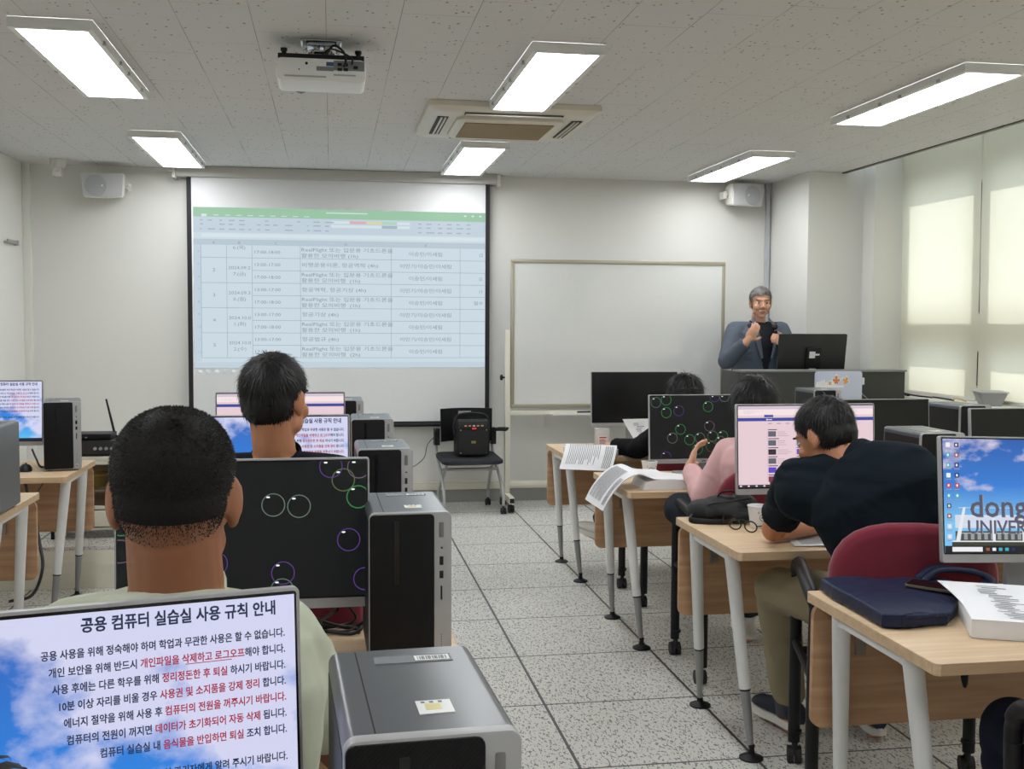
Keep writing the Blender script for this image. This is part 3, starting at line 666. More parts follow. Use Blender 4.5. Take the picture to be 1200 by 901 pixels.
def tower(loc, rz, label, group='desktop computer towers'):
    global TOWER
    if TOWER is not None: return dup(TOWER, loc, rz, label, group)
    t = thing('computer_tower', label, 'computer tower', loc, rz, group); TOWER = t
    W, Dp, Hh = 0.085, 0.283, 0.338
    b = B(); b.prism(rrect(-W, 0.006, W, Hh, 0.012, 4), 0.018, Dp, 'XZ'); b.done('case', M_dark, t, smooth=30)
    b = B(); b.box((-W + 0.001, 0.02, 0.03), (-W - 0.0008, Dp - 0.01, Hh - 0.02)); b.done('side_panel', M_darkside, t, smooth=0)
    b = B(); b.box((-W + 0.030, 0.02, Hh - 0.001), (-W + 0.0315, Dp - 0.004, Hh + 0.0006)); b.done('lid_seam', M_black, t, smooth=0)
    # front: silver bezel with the ribbed black insert
    b = B(); b.prism(rrect(-W - 0.0005, 0.006, W + 0.0005, Hh + 0.001, 0.013, 6), 0.0, 0.018, 'XZ'); fb = b.done('front_bezel', M_silver, t, bevel=0.003)
    b = B(); b.prism(rrect(-W + 0.001, 0.010, W - 0.036, Hh - 0.0025, 0.009, 4), -0.003, 0.002, 'XZ'); fp = b.done('front_panel', M_ribs, t, bevel=0.001)
    b = B(); b.box((-0.034, -0.0036, 0.19), (-0.024, -0.0028, 0.322)); b.box((-0.030, -0.0040, 0.195), (-0.0285, -0.0034, 0.318)); b.done('disc_slot', M_blackg, fp, smooth=0)
    b = B(); b.prism(rrect(0.059, 0.286, 0.069, 0.318, 0.002, 3), -0.0012, 0.001, 'XZ'); b.done('power_button', P('button_silver', rgb(128, 127, 127), 0.35, metal=0.5), fb, bevel=0.0005)
    b = B()
    b.box((0.0625, -0.0008, 0.262), (0.0665, 0.0005, 0.266)); b.box((0.060, -0.0008, 0.228), (0.068, 0.0005, 0.246)); b.box((0.060, -0.0008, 0.200), (0.068, 0.0005, 0.216)); b.box((0.0622, -0.0008, 0.155), (0.0658, 0.0005, 0.184)); b.done('ports', M_blackg, fb, smooth=0)
    b = B()
    for i in range(7): b.cyl((0.064, -0.0006, 0.052 + i * 0.005), (0.064, 0.0005, 0.052 + i * 0.005), 0.001, n=6)
    b.done('status_dots', M_black, fb)
    b = B(); b.lathe([(0.0105, 0), (0.0105, 0.0008)], 24, M=Matrix.Translation((0.064, 0.0, 0.024)) @ Matrix.Rotation(PI / 2, 4, 'X'))
    text_into(b, 'hp', 0.064, 0.0205, 0.013, 'CENTER', 1, y=-0.0011); b.done('logo', [P('logo_silver', rgb(200, 200, 200), 0.3, metal=0.7), M_black], fb, smooth=0)
    b = B(); b.box((-0.006, 0.060, Hh - 0.0005), (0.030, 0.098, Hh + 0.0009)); b.box((0.002, 0.070, Hh + 0.0008), (0.018, 0.088, Hh + 0.0011), 1)
    for i in range(3): b.box((-0.001 + i * 0.009, 0.090, Hh + 0.0008), (0.003 + i * 0.009, 0.095, Hh + 0.0011), 2)
    b.done('sticker', [M_whitepl, P('sticker_gold', rgb(214, 204, 150), 0.5), M_ink], t, smooth=0)
    b = B(); b.box((-0.035, Dp - 0.055, Hh - 0.0005), (0.055, Dp - 0.028, Hh + 0.0008), 1); b.box((0.012, Dp - 0.050, Hh), (0.052, Dp - 0.033, Hh + 0.0011), 0)
    for i in range(14): b.box((0.015 + i * 0.0025, Dp - 0.048, Hh), (0.016 + i * 0.0025 + 0.0006 * (i % 3), Dp - 0.036, Hh + 0.0013), 2)
    b.done('asset_label', [M_whitepl, P('label_clear', rgb(120, 124, 128), 0.25), M_ink], t, smooth=0)
    b = B()
    for x in (-0.06, 0.06):
        for y in (0.04, 0.24): b.cyl((x, y, 0.0003), (x, y, 0.008), 0.011, n=12)
    b.done('foot', M_rubber, t)
    return t

SW, SH = 0.527, 0.2965
def screen_uv(o):
    me = o.data; uv = me.uv_layers.new(name='UVMap')
    for p in me.polygons:
        for li in p.loop_indices:
            c = me.vertices[me.loops[li].vertex_index].co
            uv.data[li].uv = ((c.x + SW / 2) / SW, (c.z - ZS0) / SH)
ZS0 = -0.139
def monitor(loc, rz, label, kind, tilt=6, roll=0.0, h=0.270, group='desktop monitors', back=None):
    t = thing('monitor', label, 'monitor', loc, rz, group)
    M = Matrix.Translation((0, 0, h)) @ Matrix.Rotation(R(roll), 4, 'Y') @ Matrix.Rotation(R(-tilt), 4, 'X')
    def put(o): o.matrix_local = M; return o
    b = B(); b.prism(rrect(-0.27, -0.165, 0.27, 0.165, 0.006, 3), -0.006, 0.010, 'XZ'); put(b.done('bezel', M_silver, t, bevel=0.0015))
    b = B(); b.prism(rrect(-0.266, -0.143, 0.266, 0.161, 0.003, 2), -0.0068, -0.004, 'XZ'); put(b.done('inner_border', M_blackg, t, smooth=0))
    b = B(); b.grid([[V((-0.262, 0.010, -0.16)), V((0.262, 0.010, -0.16)), V((0.262, 0.010, 0.16)), V((-0.262, 0.010, 0.16))], [V((-0.15, 0.045, -0.12)), V((0.15, 0.045, -0.12)), V((0.15, 0.045, 0.10)), V((-0.15, 0.045, 0.10))]], close_u=True, cap=True)
    put(b.done('back_housing', M_black, t, bevel=0.006))
    b = B(); y = -0.0074
    b.face([V((-SW / 2, y, ZS0)), V((SW / 2, y, ZS0)), V((SW / 2, y, ZS0 + SH)), V((-SW / 2, y, ZS0 + SH))])
    mats = {'off': M_off, 'bubbles': M_bubblebg, 'notice': None, 'browser': None, 'campus': None}
    sm = {'off': M_off, 'bubbles': M_bubblebg}.get(kind) or (sky_screen('screen_notice', 'notice') if kind == 'notice' else sky_screen('screen_campus', 'campus') if kind == 'campus' else EM('screen_browser', rgb(226, 200, 208), SCREEN))
    s = b.done('screen', sm, t, smooth=0); screen_uv(s); put(s)
    content(kind, s, label)
    b = B(); b.box((-0.010, -0.0068, -0.158), (0.010, -0.0055, -0.150)); 
    put(b.done('chin_badge', P('badge_dark', rgb(108, 108, 108), 0.4, metal=0.5), t, smooth=0))
    b = B(); b.box((-0.035, 0.060, 0.012), (0.035, 0.078, h + 0.04)); b.box((-0.045, 0.040, h - 0.05), (0.045, 0.065, h + 0.05)); b.done('stand_neck', M_silver, t, bevel=0.004)
    b = B(); b.prism(rrect(-0.12, -0.085, 0.12, 0.115, 0.015, 4), 0.0004, 0.012); b.done('stand_base', M_silver, t, bevel=0.003)
    return t

NOTICE = [('공용 사용을 위해 정숙해야 하며 학업과 무관한 사용은 할 수 없습니다.', []),
          ('개인 보안을 위해 반드시 개인파일을 삭제하고 로그오프해야 합니다.', ['개인파일을 삭제하고 로그오프']),
          ('사용 후에는 다른 학우를 위해 정리정돈한 후 퇴실 하시기 바랍니다.', ['정리정돈한 후 퇴실']),
          ('10분 이상 자리를 비울 경우 사용권 및 소지품을 강제 정리 합니다.', ['사용권 및 소지품을 강제 정리']),
          ('에너지 절약을 위해 사용 후 컴퓨터의 전원을 꺼주시기 바랍니다.', ['컴퓨터의 전원을 꺼주시기 바랍니다.']),
          ('컴퓨터의 전원이 꺼지면 데이터가 초기화되어 자동 삭제 됩니다.', ['데이터가 초기화되어 자동 삭제']),
          ('컴퓨터 실습실 내 음식물을 반입하면 퇴실 조치 합니다.', ['음식물을 반입하면 퇴실'])]
def content(kind, scr, label):
    y = -0.0080
    X0, ZT = -SW / 2, ZS0 + SH
    rr = random.Random(len(label) * 7 + 1)
    if kind == 'notice':
        b = B()
        text_into(b, '공용 컴퓨터 실습실 사용 규칙 안내', 0.243, ZT - 0.0195, 0.0170, 'RIGHT', 0, y=y, bold=0.012, sx=0.84, fat=0.0005)
        z = ZT - 0.0455
        for line, reds in NOTICE:
            cols = [0] * len(line)
            for r_ in reds:
                i = line.find(r_)
                for k in range(i, i + len(r_)): cols[k] = 1
            text_into(b, line, 0.252, z, 0.0108, 'RIGHT', colors=cols, y=y, bold=0.008, sx=0.81, fat=0.00032)
            z -= 0.0178
        b.box((0.1445, y - 0.0002, ZT - 0.0655), (0.1935, y, ZT - 0.0647), 1)
        text_into(b, '사용 시 불편한 사항은 실습실 관리자에게 알려 주시기 바랍니다.', 0.252, z - 0.0125, 0.0108, 'RIGHT', 0, y=y, bold=0.008, sx=0.81, fat=0.00032)
        b.done('screen_text', [EM('text_dark', rgb(44, 52, 78), 0.6), EM('text_red', rgb(150, 40, 62), 0.8)], scr, smooth=0)
        b = B(); b.box((X0, y, ZS0), (-X0, y + 0.0003, ZS0 + 0.013))
        for i in range(6): b.box((X0 + 0.02 + i * 0.018, y - 0.0003, ZS0 + 0.003), (X0 + 0.03 + i * 0.018, y, ZS0 + 0.010), 1 + i % 2)
        b.done('taskbar', [EM('taskbar_dark', rgb(20, 26, 38), 0.8), EM('task_white', rgb(220, 225, 232), 0.8), EM('task_teal', rgb(70, 170, 190), 0.8)], scr, smooth=0)
    elif kind == 'bubbles':
        b = B()
        mats = [EM('bubble_green', rgb(64, 150, 84), 0.5), EM('bubble_purple', rgb(96, 62, 140), 0.5), EM('bubble_grey', rgb(108, 128, 116), 0.5), EM('bubble_mauve', rgb(122, 96, 118), 0.5), EM('bubble_glint', rgb(225, 235, 228), 0.9), EM('bubble_olive', rgb(98, 118, 72), 0.5)]
        if 'aisle' in label:
            pts = [(0.117, 0.060, 2), (0.213, 0.116, 5), (0.245, 0.078, 0), (0.224, -0.016, 1), (0.259, -0.103, 1), (0.082, -0.085, 1), (0.186, 0.146, 1), (0.247, 0.144, 3), (0.062, 0.064, 2), (-0.255, 0.030, 0), (-0.257, -0.028, 3), (-0.20, -0.09, 0), (0.08, -0.122, 2), (-0.10, 0.08, 0), (-0.06, -0.06, 1)]
        else:
            pts = [(-0.236, 0.128, 2), (-0.185, 0.139, 0), (-0.185, 0.079, 0), (-0.123, 0.087, 1), (0.024, 0.106, 0), (0.058, 0.153, 1), (0.107, 0.154, 2), (-0.115, -0.002, 0), (0.03, 0.012, 3), (-0.156, -0.043, 2), (-0.07, -0.052, 0), (-0.018, -0.044, 2), (0.046, -0.036, 5), (0.097, -0.036, 0), (-0.03, -0.098, 0), (0.037, -0.086, 5), (-0.188, -0.133, 1), (0.086, -0.062, 2), (0.2, 0.08, 0), (0.22, -0.1, 1)]
        for x, z, m in pts:
            r = 0.0255
            n = 40; rows = []
            zc = z
            for q in (r, r - 0.0022):
                rows.append([V((min(max(x + q * math.cos(2 * PI * i / n), X0), -X0), y, min(max(zc + q * math.sin(2 * PI * i / n), ZS0), ZT))) for i in range(n)])
            b = B(); b.grid(rows, m, close_u=True)
            if abs(x) < 0.25: b.ell((x - 0.011, y - 0.0002, min(zc + 0.017, ZT - 0.003)), (0.004, 0.0003, 0.002), 4, 8, 5)
            b.done('bubble', mats, scr, smooth=0)
    elif kind == 'browser':
        b = B(); cols = {'tab': (206, 190, 206), 'bar': (58, 72, 152), 'btn': (66, 76, 160), 'white': (240, 222, 224), 'grey': (178, 158, 172), 'dark': (52, 46, 58), 'vio': (92, 72, 190), 'red': (120, 52, 76), 'pic': (96, 100, 112)}
        ks = list(cols); mats = [EM('br_' + k, rgb(*v), SCREEN) for k, v in cols.items()]
        def q(xa, xb, za, zc, k, dy=0): b.box((xa, y - 0.0003 - dy, za), (xb, y - dy, zc), ks.index(k))
        q(X0, -X0, ZT - 0.012, ZT, 'tab'); q(X0, -X0, ZT - 0.034, ZT - 0.012, 'white'); q(X0, -X0, ZT - 0.055, ZT - 0.043, 'bar')
        q(X0 + 0.10, X0 + 0.135, ZT - 0.041, ZT - 0.032, 'btn', 0.0004)
        q(X0 + 0.108, X0 + 0.114, ZT - 0.052, ZT - 0.047, 'white', 0.0004); q(X0 + 0.116, X0 + 0.13, ZT - 0.051, ZT - 0.048, 'white', 0.0004)
        for i in range(8): q(X0 + 0.115 + i * 0.034, X0 + 0.130 + i * 0.034, ZT - 0.066, ZT - 0.062, 'grey')
        for cx in (0.115, 0.225):
            q(X0 + cx - 0.004, X0 + cx - 0.0033, ZS0 + 0.02, ZT - 0.085, 'grey')
            for i in range(6):
                z = ZT - 0.10 - i * 0.033
                q(X0 + cx, X0 + cx + 0.03 + rr.random() * 0.02, z + 0.012, z + 0.015, 'dark')
                q(X0 + cx, X0 + cx + 0.030, z - 0.012, z + 0.008, ('vio', 'red', 'pic', 'pic', 'dark', 'pic')[(i + int(cx * 20)) % 6])
                for j in range(3): q(X0 + cx + 0.036, X0 + cx + 0.06 + rr.random() * 0.03, z + 0.004 - j * 0.007, z + 0.006 - j * 0.007, 'grey')
        for i in range(3): q(X0 + 0.02, X0 + 0.06 + 0.02 * i, ZT - 0.026 + i * 0.004, ZT - 0.0245 + i * 0.004, 'grey')
        q(X0, -X0, ZS0, ZS0 + 0.010, 'dark'); q(X0 + 0.12, X0 + 0.15, ZS0 + 0.008, ZS0 + 0.020, 'dark')
        for i in range(5): q(X0 + 0.005 + i * 0.03, X0 + 0.012 + i * 0.03, ZS0 + 0.003, ZS0 + 0.008, 'white', 0.0005)
        b.done('screen_page', mats, scr, smooth=0)
    elif kind == 'campus':
        cols = {'letter': (84, 86, 104), 'edge': (150, 152, 168), 'post': (226, 228, 234), 'bldg': (72, 78, 72), 'bldl': (150, 156, 158), 'lawn': (58, 62, 50), 'task': (26, 28, 32), 'white': (232, 232, 236), 'teal': (70, 170, 190), 'navy': (36, 44, 96), 'brown': (150, 90, 60), 'red': (190, 60, 60), 'cloud': (206, 214, 232)}
        ks = list(cols); mats = [EM('cp_' + k, rgb(*v), SCREEN) for k, v in cols.items()]
        b = B()
        def q(xa, xb, za, zc, k, dy=0): b.box((xa, y - 0.0003 - dy, za), (xb, y - dy, zc), ks.index(k))
        q(X0, -X0, ZS0, ZS0 + 0.018, 'task', 0.0004); q(X0 + 0.02, X0 + 0.105, ZS0 + 0.003, ZS0 + 0.015, 'white', 0.0008)
        for i in range(5): q(X0 + 0.115 + i * 0.018, X0 + 0.125 + i * 0.018, ZS0 + 0.005, ZS0 + 0.013, ('brown', 'white', 'teal', 'teal', 'navy')[i], 0.0008)
        q(X0 + 0.02, -X0, ZS0 + 0.018, ZS0 + 0.030, 'lawn', 0.0001)
        q(X0 + 0.03, -X0, ZS0 + 0.030, ZS0 + 0.056, 'bldg'); q(X0 + 0.03, -X0, ZS0 + 0.064, ZS0 + 0.098, 'cloud')
        for i in range(26): q(X0 + 0.035 + i * 0.019, X0 + 0.045 + i * 0.019, ZS0 + 0.034, ZS0 + 0.050, 'bldl', 0.0002)
        q(X0 + 0.02, -X0, ZS0 + 0.028, ZS0 + 0.031, 'white', 0.0003)
        for xa, xb in ((0.037, 0.052), (0.052, 0.055)):
            pass
        b.prism([(X0 + 0.030, ZS0 + 0.028), (X0 + 0.042, ZS0 + 0.028), (X0 + 0.060, ZS0 + 0.118), (X0 + 0.053, ZS0 + 0.118)], y - 0.0008, y - 0.0003, 'XZ', ks.index('post'))
        for i in range(4): q(X0 + 0.04, X0 + 0.37, ZS0 + 0.050 + i * 0.022, ZS0 + 0.0512 + i * 0.022, 'post', 0.0004)
        for i in range(3): q(X0 + 0.135 + i * 0.085, X0 + 0.143 + i * 0.085, ZS0 + 0.028, ZS0 + 0.095, 'post', 0.0004)
        text_into(b, 'donga', X0 + 0.070, ZS0 + 0.094, 0.082, 'LEFT', ks.index('letter'), y=y - 0.0016, bold=0.012)
        text_into(b, 'UNIVERSITY', X0 + 0.062, ZS0 + 0.050, 0.050, 'LEFT', ks.index('letter'), y=y - 0.0016, bold=0.008, sx=0.98)
        text_into(b, 'donga', X0 + 0.0725, ZS0 + 0.0925, 0.082, 'LEFT', ks.index('edge'), y=y - 0.0012, bold=0.012)
        text_into(b, 'UNIVERSITY', X0 + 0.064, ZS0 + 0.0488, 0.050, 'LEFT', ks.index('edge'), y=y - 0.0012, bold=0.008, sx=0.98)
        b.done('screen_picture', mats, scr, smooth=0)
        b = B()
        ic = [['white', 'navy'], ['teal', 'brown'], ['teal', 'navy'], ['white', 'navy'], ['red', 'red'], ['teal', 'teal'], ['letter', None], ['brown', None], ['cloud', None], ['cloud', None]]
        for i, row in enumerate(ic):
            for j, k in enumerate(row):
                if k:
                    xc, zc = X0 + 0.014 + j * 0.024, ZT - 0.016 - i * 0.0265
                    b.prism(rrect(xc - 0.006, zc - 0.006, xc + 0.006, zc + 0.006, 0.002, 3), y - 0.0010, y - 0.0005, 'XZ', ks.index(k)); b.box((xc - 0.003, y - 0.0013, zc - 0.003), (xc + 0.002, y - 0.001, zc + 0.003), ks.index('white'))
                    b.box((xc - 0.008, y - 0.0008, zc - 0.0115), (xc + 0.008, y - 0.0005, zc - 0.0095), ks.index('edge'))
        b.done('screen_icons', mats, scr, smooth=0)

def task_chair(loc, rz, label):
    t = thing('task_chair', label, 'chair', loc, rz, 'maroon classroom chairs')
    b = B()
    rows = []
    for z, k in ((0.425, 0.90), (0.435, 0.98), (0.455, 1.0), (0.475, 0.985), (0.486, 0.93), (0.490, 0.75)):
        rows.append([V((x * k, y * k + 0.01, z + 0.012 * max(0, -(y * k)) * 0)) for x, y in rrect(-0.24, -0.235, 0.24, 0.235, 0.09, 6)])
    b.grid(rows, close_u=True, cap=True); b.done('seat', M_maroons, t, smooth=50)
    b = B(); b.prism(rrect(-0.20, -0.20, 0.20, 0.21, 0.07, 5), 0.405, 0.428); b.done('seat_pan', M_black, t, bevel=0.004)
    # rounded backrest, curved about the sitter
    b = B(); nu, nv = 28, 14
    def back(u, v, d, k=1.0):
        a = 2 * PI * u / nu
        e = 0.72
        ca, sa = math.cos(a), math.sin(a)
        sx_ = abs(ca) ** e * (1 if ca > 0 else -1); sz_ = abs(sa) ** e * (1 if sa > 0 else -1)
        x = 0.235 * k * v * sx_; z = 0.21 * k * v * sz_
        return V((x, -0.235 + 0.55 * x * x + d - 0.16 * (z - 0.02), 0.685 + z))
    rows = []
    for v, d in ((0.02, 0.040), (0.5, 0.041), (0.85, 0.038), (0.96, 0.030), (1.0, 0.018), (1.0, -0.004), (0.96, -0.016), (0.85, -0.022), (0.5, -0.025), (0.02, -0.026)):
        rows.append([back(u, v, d) for u in range(nu)])
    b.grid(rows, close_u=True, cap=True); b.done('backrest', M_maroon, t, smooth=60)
    for s in (-1, 1):
        b = B(); b.tube(smooth_path([(s * 0.12, -0.16, 0.415), (s * 0.13, -0.25, 0.42), (s * 0.13, -0.275, 0.50), (s * 0.13, -0.262, 0.64)], 5), 0.013, 10); b.done('back_support', M_black, t)
        b = B()
        pts = smooth_path([(s * 0.275, 0.205, 0.56), (s * 0.275, 0.205, 0.63), (s * 0.275, 0.185, 0.668), (s * 0.275, 0.13, 0.682), (s * 0.275, -0.05, 0.672), (s * 0.272, -0.17, 0.655), (s * 0.265, -0.205, 0.635)], 6)
        b.tube(pts, 0.020, 12, sq=1.0, radii=[0.019 if i < 8 else 0.022 for i in range(len(pts))]); b.done('armrest', M_black, t)
        for nm, y0 in (('front', 0.20), ('rear', -0.19)):
            b = B()
            if nm == 'front': b.tube([(s * 0.275, 0.203, 0.60), (s * 0.275, 0.203, 0.40), (s * 0.275, 0.203, 0.075)], 0.0195, 14)
            else: b.tube(smooth_path([(s * 0.265, -0.205, 0.64), (s * 0.268, -0.20, 0.45), (s * 0.268, -0.195, 0.075)], 4), 0.0195, 14)
            b.cyl((s * 0.272, y0, 0.105), (s * 0.272, y0, 0.115), 0.0225, n=14)
            lg = b.done('leg', M_black, t)
            b = B()
            xc = s * 0.272
            for dx in (-0.013, 0.013): b.cyl((xc + dx - 0.009, y0 + 0.012, 0.0285), (xc + dx + 0.009, y0 + 0.012, 0.0285), 0.028, n=18)
            b.cyl((xc, y0, 0.03), (xc, y0, 0.08), 0.010); b.box((xc - 0.008, y0 - 0.005, 0.03), (xc + 0.008, y0 + 0.02, 0.06)); b.done('caster', M_rubber, lg)
        b = B(); b.tube([(s * 0.275, 0.203, 0.41), (s * 0.268, -0.20, 0.41)], 0.014, 10); b.tube([(s * 0.275, 0.1, 0.412), (s * 0.15, 0.1, 0.412)], 0.013, 10); b.tube([(s * 0.27, -0.1, 0.412), (s * 0.15, -0.1, 0.412)], 0.013, 10); b.done('side_rail', M_black, t)
    return t

def paper_cup(loc, label, rz=0):
    t = thing('paper_cup', label, 'cup', loc, rz, 'white paper cups')
    b = B(); b.lathe([(0.0255, 0.0), (0.027, 0.002), (0.0375, 0.078), (0.0365, 0.078), (0.0262, 0.006), (0.001, 0.006)], 32, cap=True); b.done('cup', M_paper, t, smooth=60)
    b = B(); rows = []
    for i in range(7):
        a = 2 * PI * i / 6; rows.append([V(((0.0375 + 0.0022 * math.cos(a)) * math.cos(2 * PI * j / 32), (0.0375 + 0.0022 * math.cos(a)) * math.sin(2 * PI * j / 32), 0.0785 + 0.0022 * math.sin(a))) for j in range(32)])
    b.grid(rows, close_u=True); b.done('rim', M_paper, t, smooth=180)
    b = B()
    def ring(ac, zc, ra, rz_, wdt):
        pr = []
        for q in (1.0, 1 - wdt):
            row = []
            for i in range(20):
                th = 2 * PI * i / 20; a = ac + ra * q * math.cos(th); z = zc + rz_ * q * math.sin(th); r = 0.027 + (z / 0.078) * 0.0105 + 0.0004
                row.append(V((r * math.sin(a), -r * math.cos(a), z)))
            pr.append(row)
        b.grid(pr, close_u=True)
    ring(-0.25, 0.040, 0.42, 0.014, 0.16); ring(-0.25, 0.040, 0.22, 0.0045, 0.4); ring(0.32, 0.045, 0.13, 0.006, 0.3); ring(0.75, 0.036, 0.12, 0.004, 0.4); ring(0.62, 0.058, 0.10, 0.004, 0.4); ring(-0.75, 0.058, 0.10, 0.004, 0.4); ring(0.55, 0.022, 0.10, 0.003, 0.4)
    b.done('print', P('cup_print', rgb(112, 96, 96), 0.7), t, smooth=0)
    return t

def sheet_rows(path, half, side):  # a ribbon of paper along a path (list of points), extended by +-side
    return [[V(p) + V(side) * s for s in np.linspace(0, 1, 9)] for p in path]
def printed(b, path, side, u0, u1, v0, v1, lines, up, mat, seed=1, lift=0.0012):
    """lines of print lying on a ribbon: u runs along the path, v across it"""
    rr = random.Random(seed); P_ = [V(p) for p in path]; side = V(side)
    cum = [0]
    for i in range(1, len(P_)): cum.append(cum[-1] + (P_[i] - P_[i - 1]).length)
    def at(u, v):
        s = u * cum[-1]
        for i in range(1, len(P_)):
            if s <= cum[i] + 1e-9:
                f = (s - cum[i - 1]) / (cum[i] - cum[i - 1]); p = P_[i - 1].lerp(P_[i], f); tg = (P_[i] - P_[i - 1]).normalized(); break
        n = tg.cross(side).normalized()
        n = n if n.dot(V(up)) > 0 else -n
        return p + side * v + n * lift
    for k in range(lines):
        v = v0 + (v1 - v0) * (k + 0.5) / lines; hv = 0.17 * (v1 - v0) / lines
        ue = u1 - (u1 - u0) * (rr.random() * 0.35 if rr.random() < 0.35 else 0.0)
        n = 8
        rows = [[at(u0 + (ue - u0) * i / n, v - hv), at(u0 + (ue - u0) * i / n, v + hv)] for i in range(n + 1)]
        b.grid(rows, mat)
# ================================================================== people
def voxel_mesh(bm, voxel):
    me = bpy.data.meshes.new('tmp'); bmesh.ops.recalc_face_normals(bm, faces=bm.faces); bm.to_mesh(me); bm.free()
    o = bpy.data.objects.new('tmp', me); COL.objects.link(o)
    md = o.modifiers.new('r', 'REMESH'); md.mode = 'VOXEL'; md.voxel_size = voxel; md.adaptivity = 0
    dg = bpy.context.evaluated_depsgraph_get()
    m2 = bpy.data.meshes.new_from_object(o.evaluated_get(dg))
    bpy.data.objects.remove(o); bpy.data.meshes.remove(me)
    return m2
def taubin(me, it, lam=0.55, mu=-0.57):
    n = len(me.vertices); co = np.empty(n * 3); me.vertices.foreach_get('co', co); co = co.reshape(-1, 3)
    e = np.empty(len(me.edges) * 2, dtype=np.int64); me.edges.foreach_get('vertices', e); e = e.reshape(-1, 2)
    deg = np.bincount(e.ravel(), minlength=n).astype(float); deg[deg == 0] = 1
    for k in range(it * 2):
        s = np.zeros_like(co)
        for ax in range(3):
            s[:, ax] = np.bincount(e[:, 0], weights=co[e[:, 1], ax], minlength=n) + np.bincount(e[:, 1], weights=co[e[:, 0], ax], minlength=n)
        co = co + (s / deg[:, None] - co) * (lam if k % 2 == 0 else mu)
    me.vertices.foreach_set('co', co.ravel()); me.update()
def wrinkle(me, amp, seed, fold=None):
    n = len(me.vertices)
    no = np.empty(n * 3); me.vertices.foreach_get('normal', no); no = no.reshape(-1, 3)
    co = np.empty(n * 3); me.vertices.foreach_get('co', co); co = co.reshape(-1, 3)
    d = np.empty(n)
    for i in range(n):
        c = co[i]
        a = noise.noise(V((c[0] * 7 + seed, c[1] * 7, c[2] * 11)))
        r = 1 - abs(noise.noise(V((c[0] * 9 + 2 * a + seed, c[1] * 9, c[2] * 15 + a)))) * 2
        d[i] = amp * (0.6 * a + 0.75 * r)
    co = co + no * d[:, None]
    me.vertices.foreach_set('co', co.ravel()); me.update()
def cap(b, a, c, r1, r2, ea=True, ec=True, n=18):
    a, c = V(a), V(c)
    b.cyl(a, c, r1, r2, n)
    if ea: b.ell(a, (r1, r1, r1), nu=n, nv=10)
    if ec: b.ell(c, (r2, r2, r2), nu=n, nv=10)
def bez(p0, p1, p2, t): return p0 * (1 - t) ** 2 + p1 * (2 * t * (1 - t)) + p2 * t * t

TORSO = [(-0.13, .085, .07), (-0.06, .150, .105), (0.04, .172, .122), (.22, .160, .116), (.40, .156, .114), (.58, .168, .120), (.74, .178, .118), (.86, .160, .098), (.93, .110, .078), (.985, .066, .060)]
def torso(b, J, infl, t0=-1, t1=2, width=1.0, belly=0.0, n=28):
    pel, neck = J['pelvis'], J['neck']; mid = J.get('mid', pel.lerp(neck, 0.5))
    ctl = mid * 2 - (pel + neck) * 0.5
    rows = []
    for t, w_, d_ in TORSO:
        if t < t0 - 1e-6 or t > t1 + 1e-6: continue
        p = bez(pel, ctl, neck, t); tg = (bez(pel, ctl, neck, t + 0.02) - bez(pel, ctl, neck, t - 0.02)).normalized()
        r = J['rp'].lerp(J['rs'], min(max(t, 0), 1)); r = (r - tg * r.dot(tg)).normalized()
        fw = tg.cross(r)
        fw = -fw if fw.dot(J['fwd']) < 0 else fw
        bl = belly * math.exp(-((t - 0.22) / 0.2) ** 2)
        ww, dd = w_ * width + infl, d_ + infl
        row = []
        for k in range(n):
            a = 2 * PI * k / n; ca, sa = math.cos(a), math.sin(a)
            e = 0.86
            x = abs(ca) ** e * math.copysign(1, ca) * ww; y = abs(sa) ** e * math.copysign(1, sa) * dd
            if y > 0: y += bl * max(0, sa)
            row.append(p + r * x + fw * y)
        rows.append(row)
    b.grid(rows, close_u=True, cap=True)

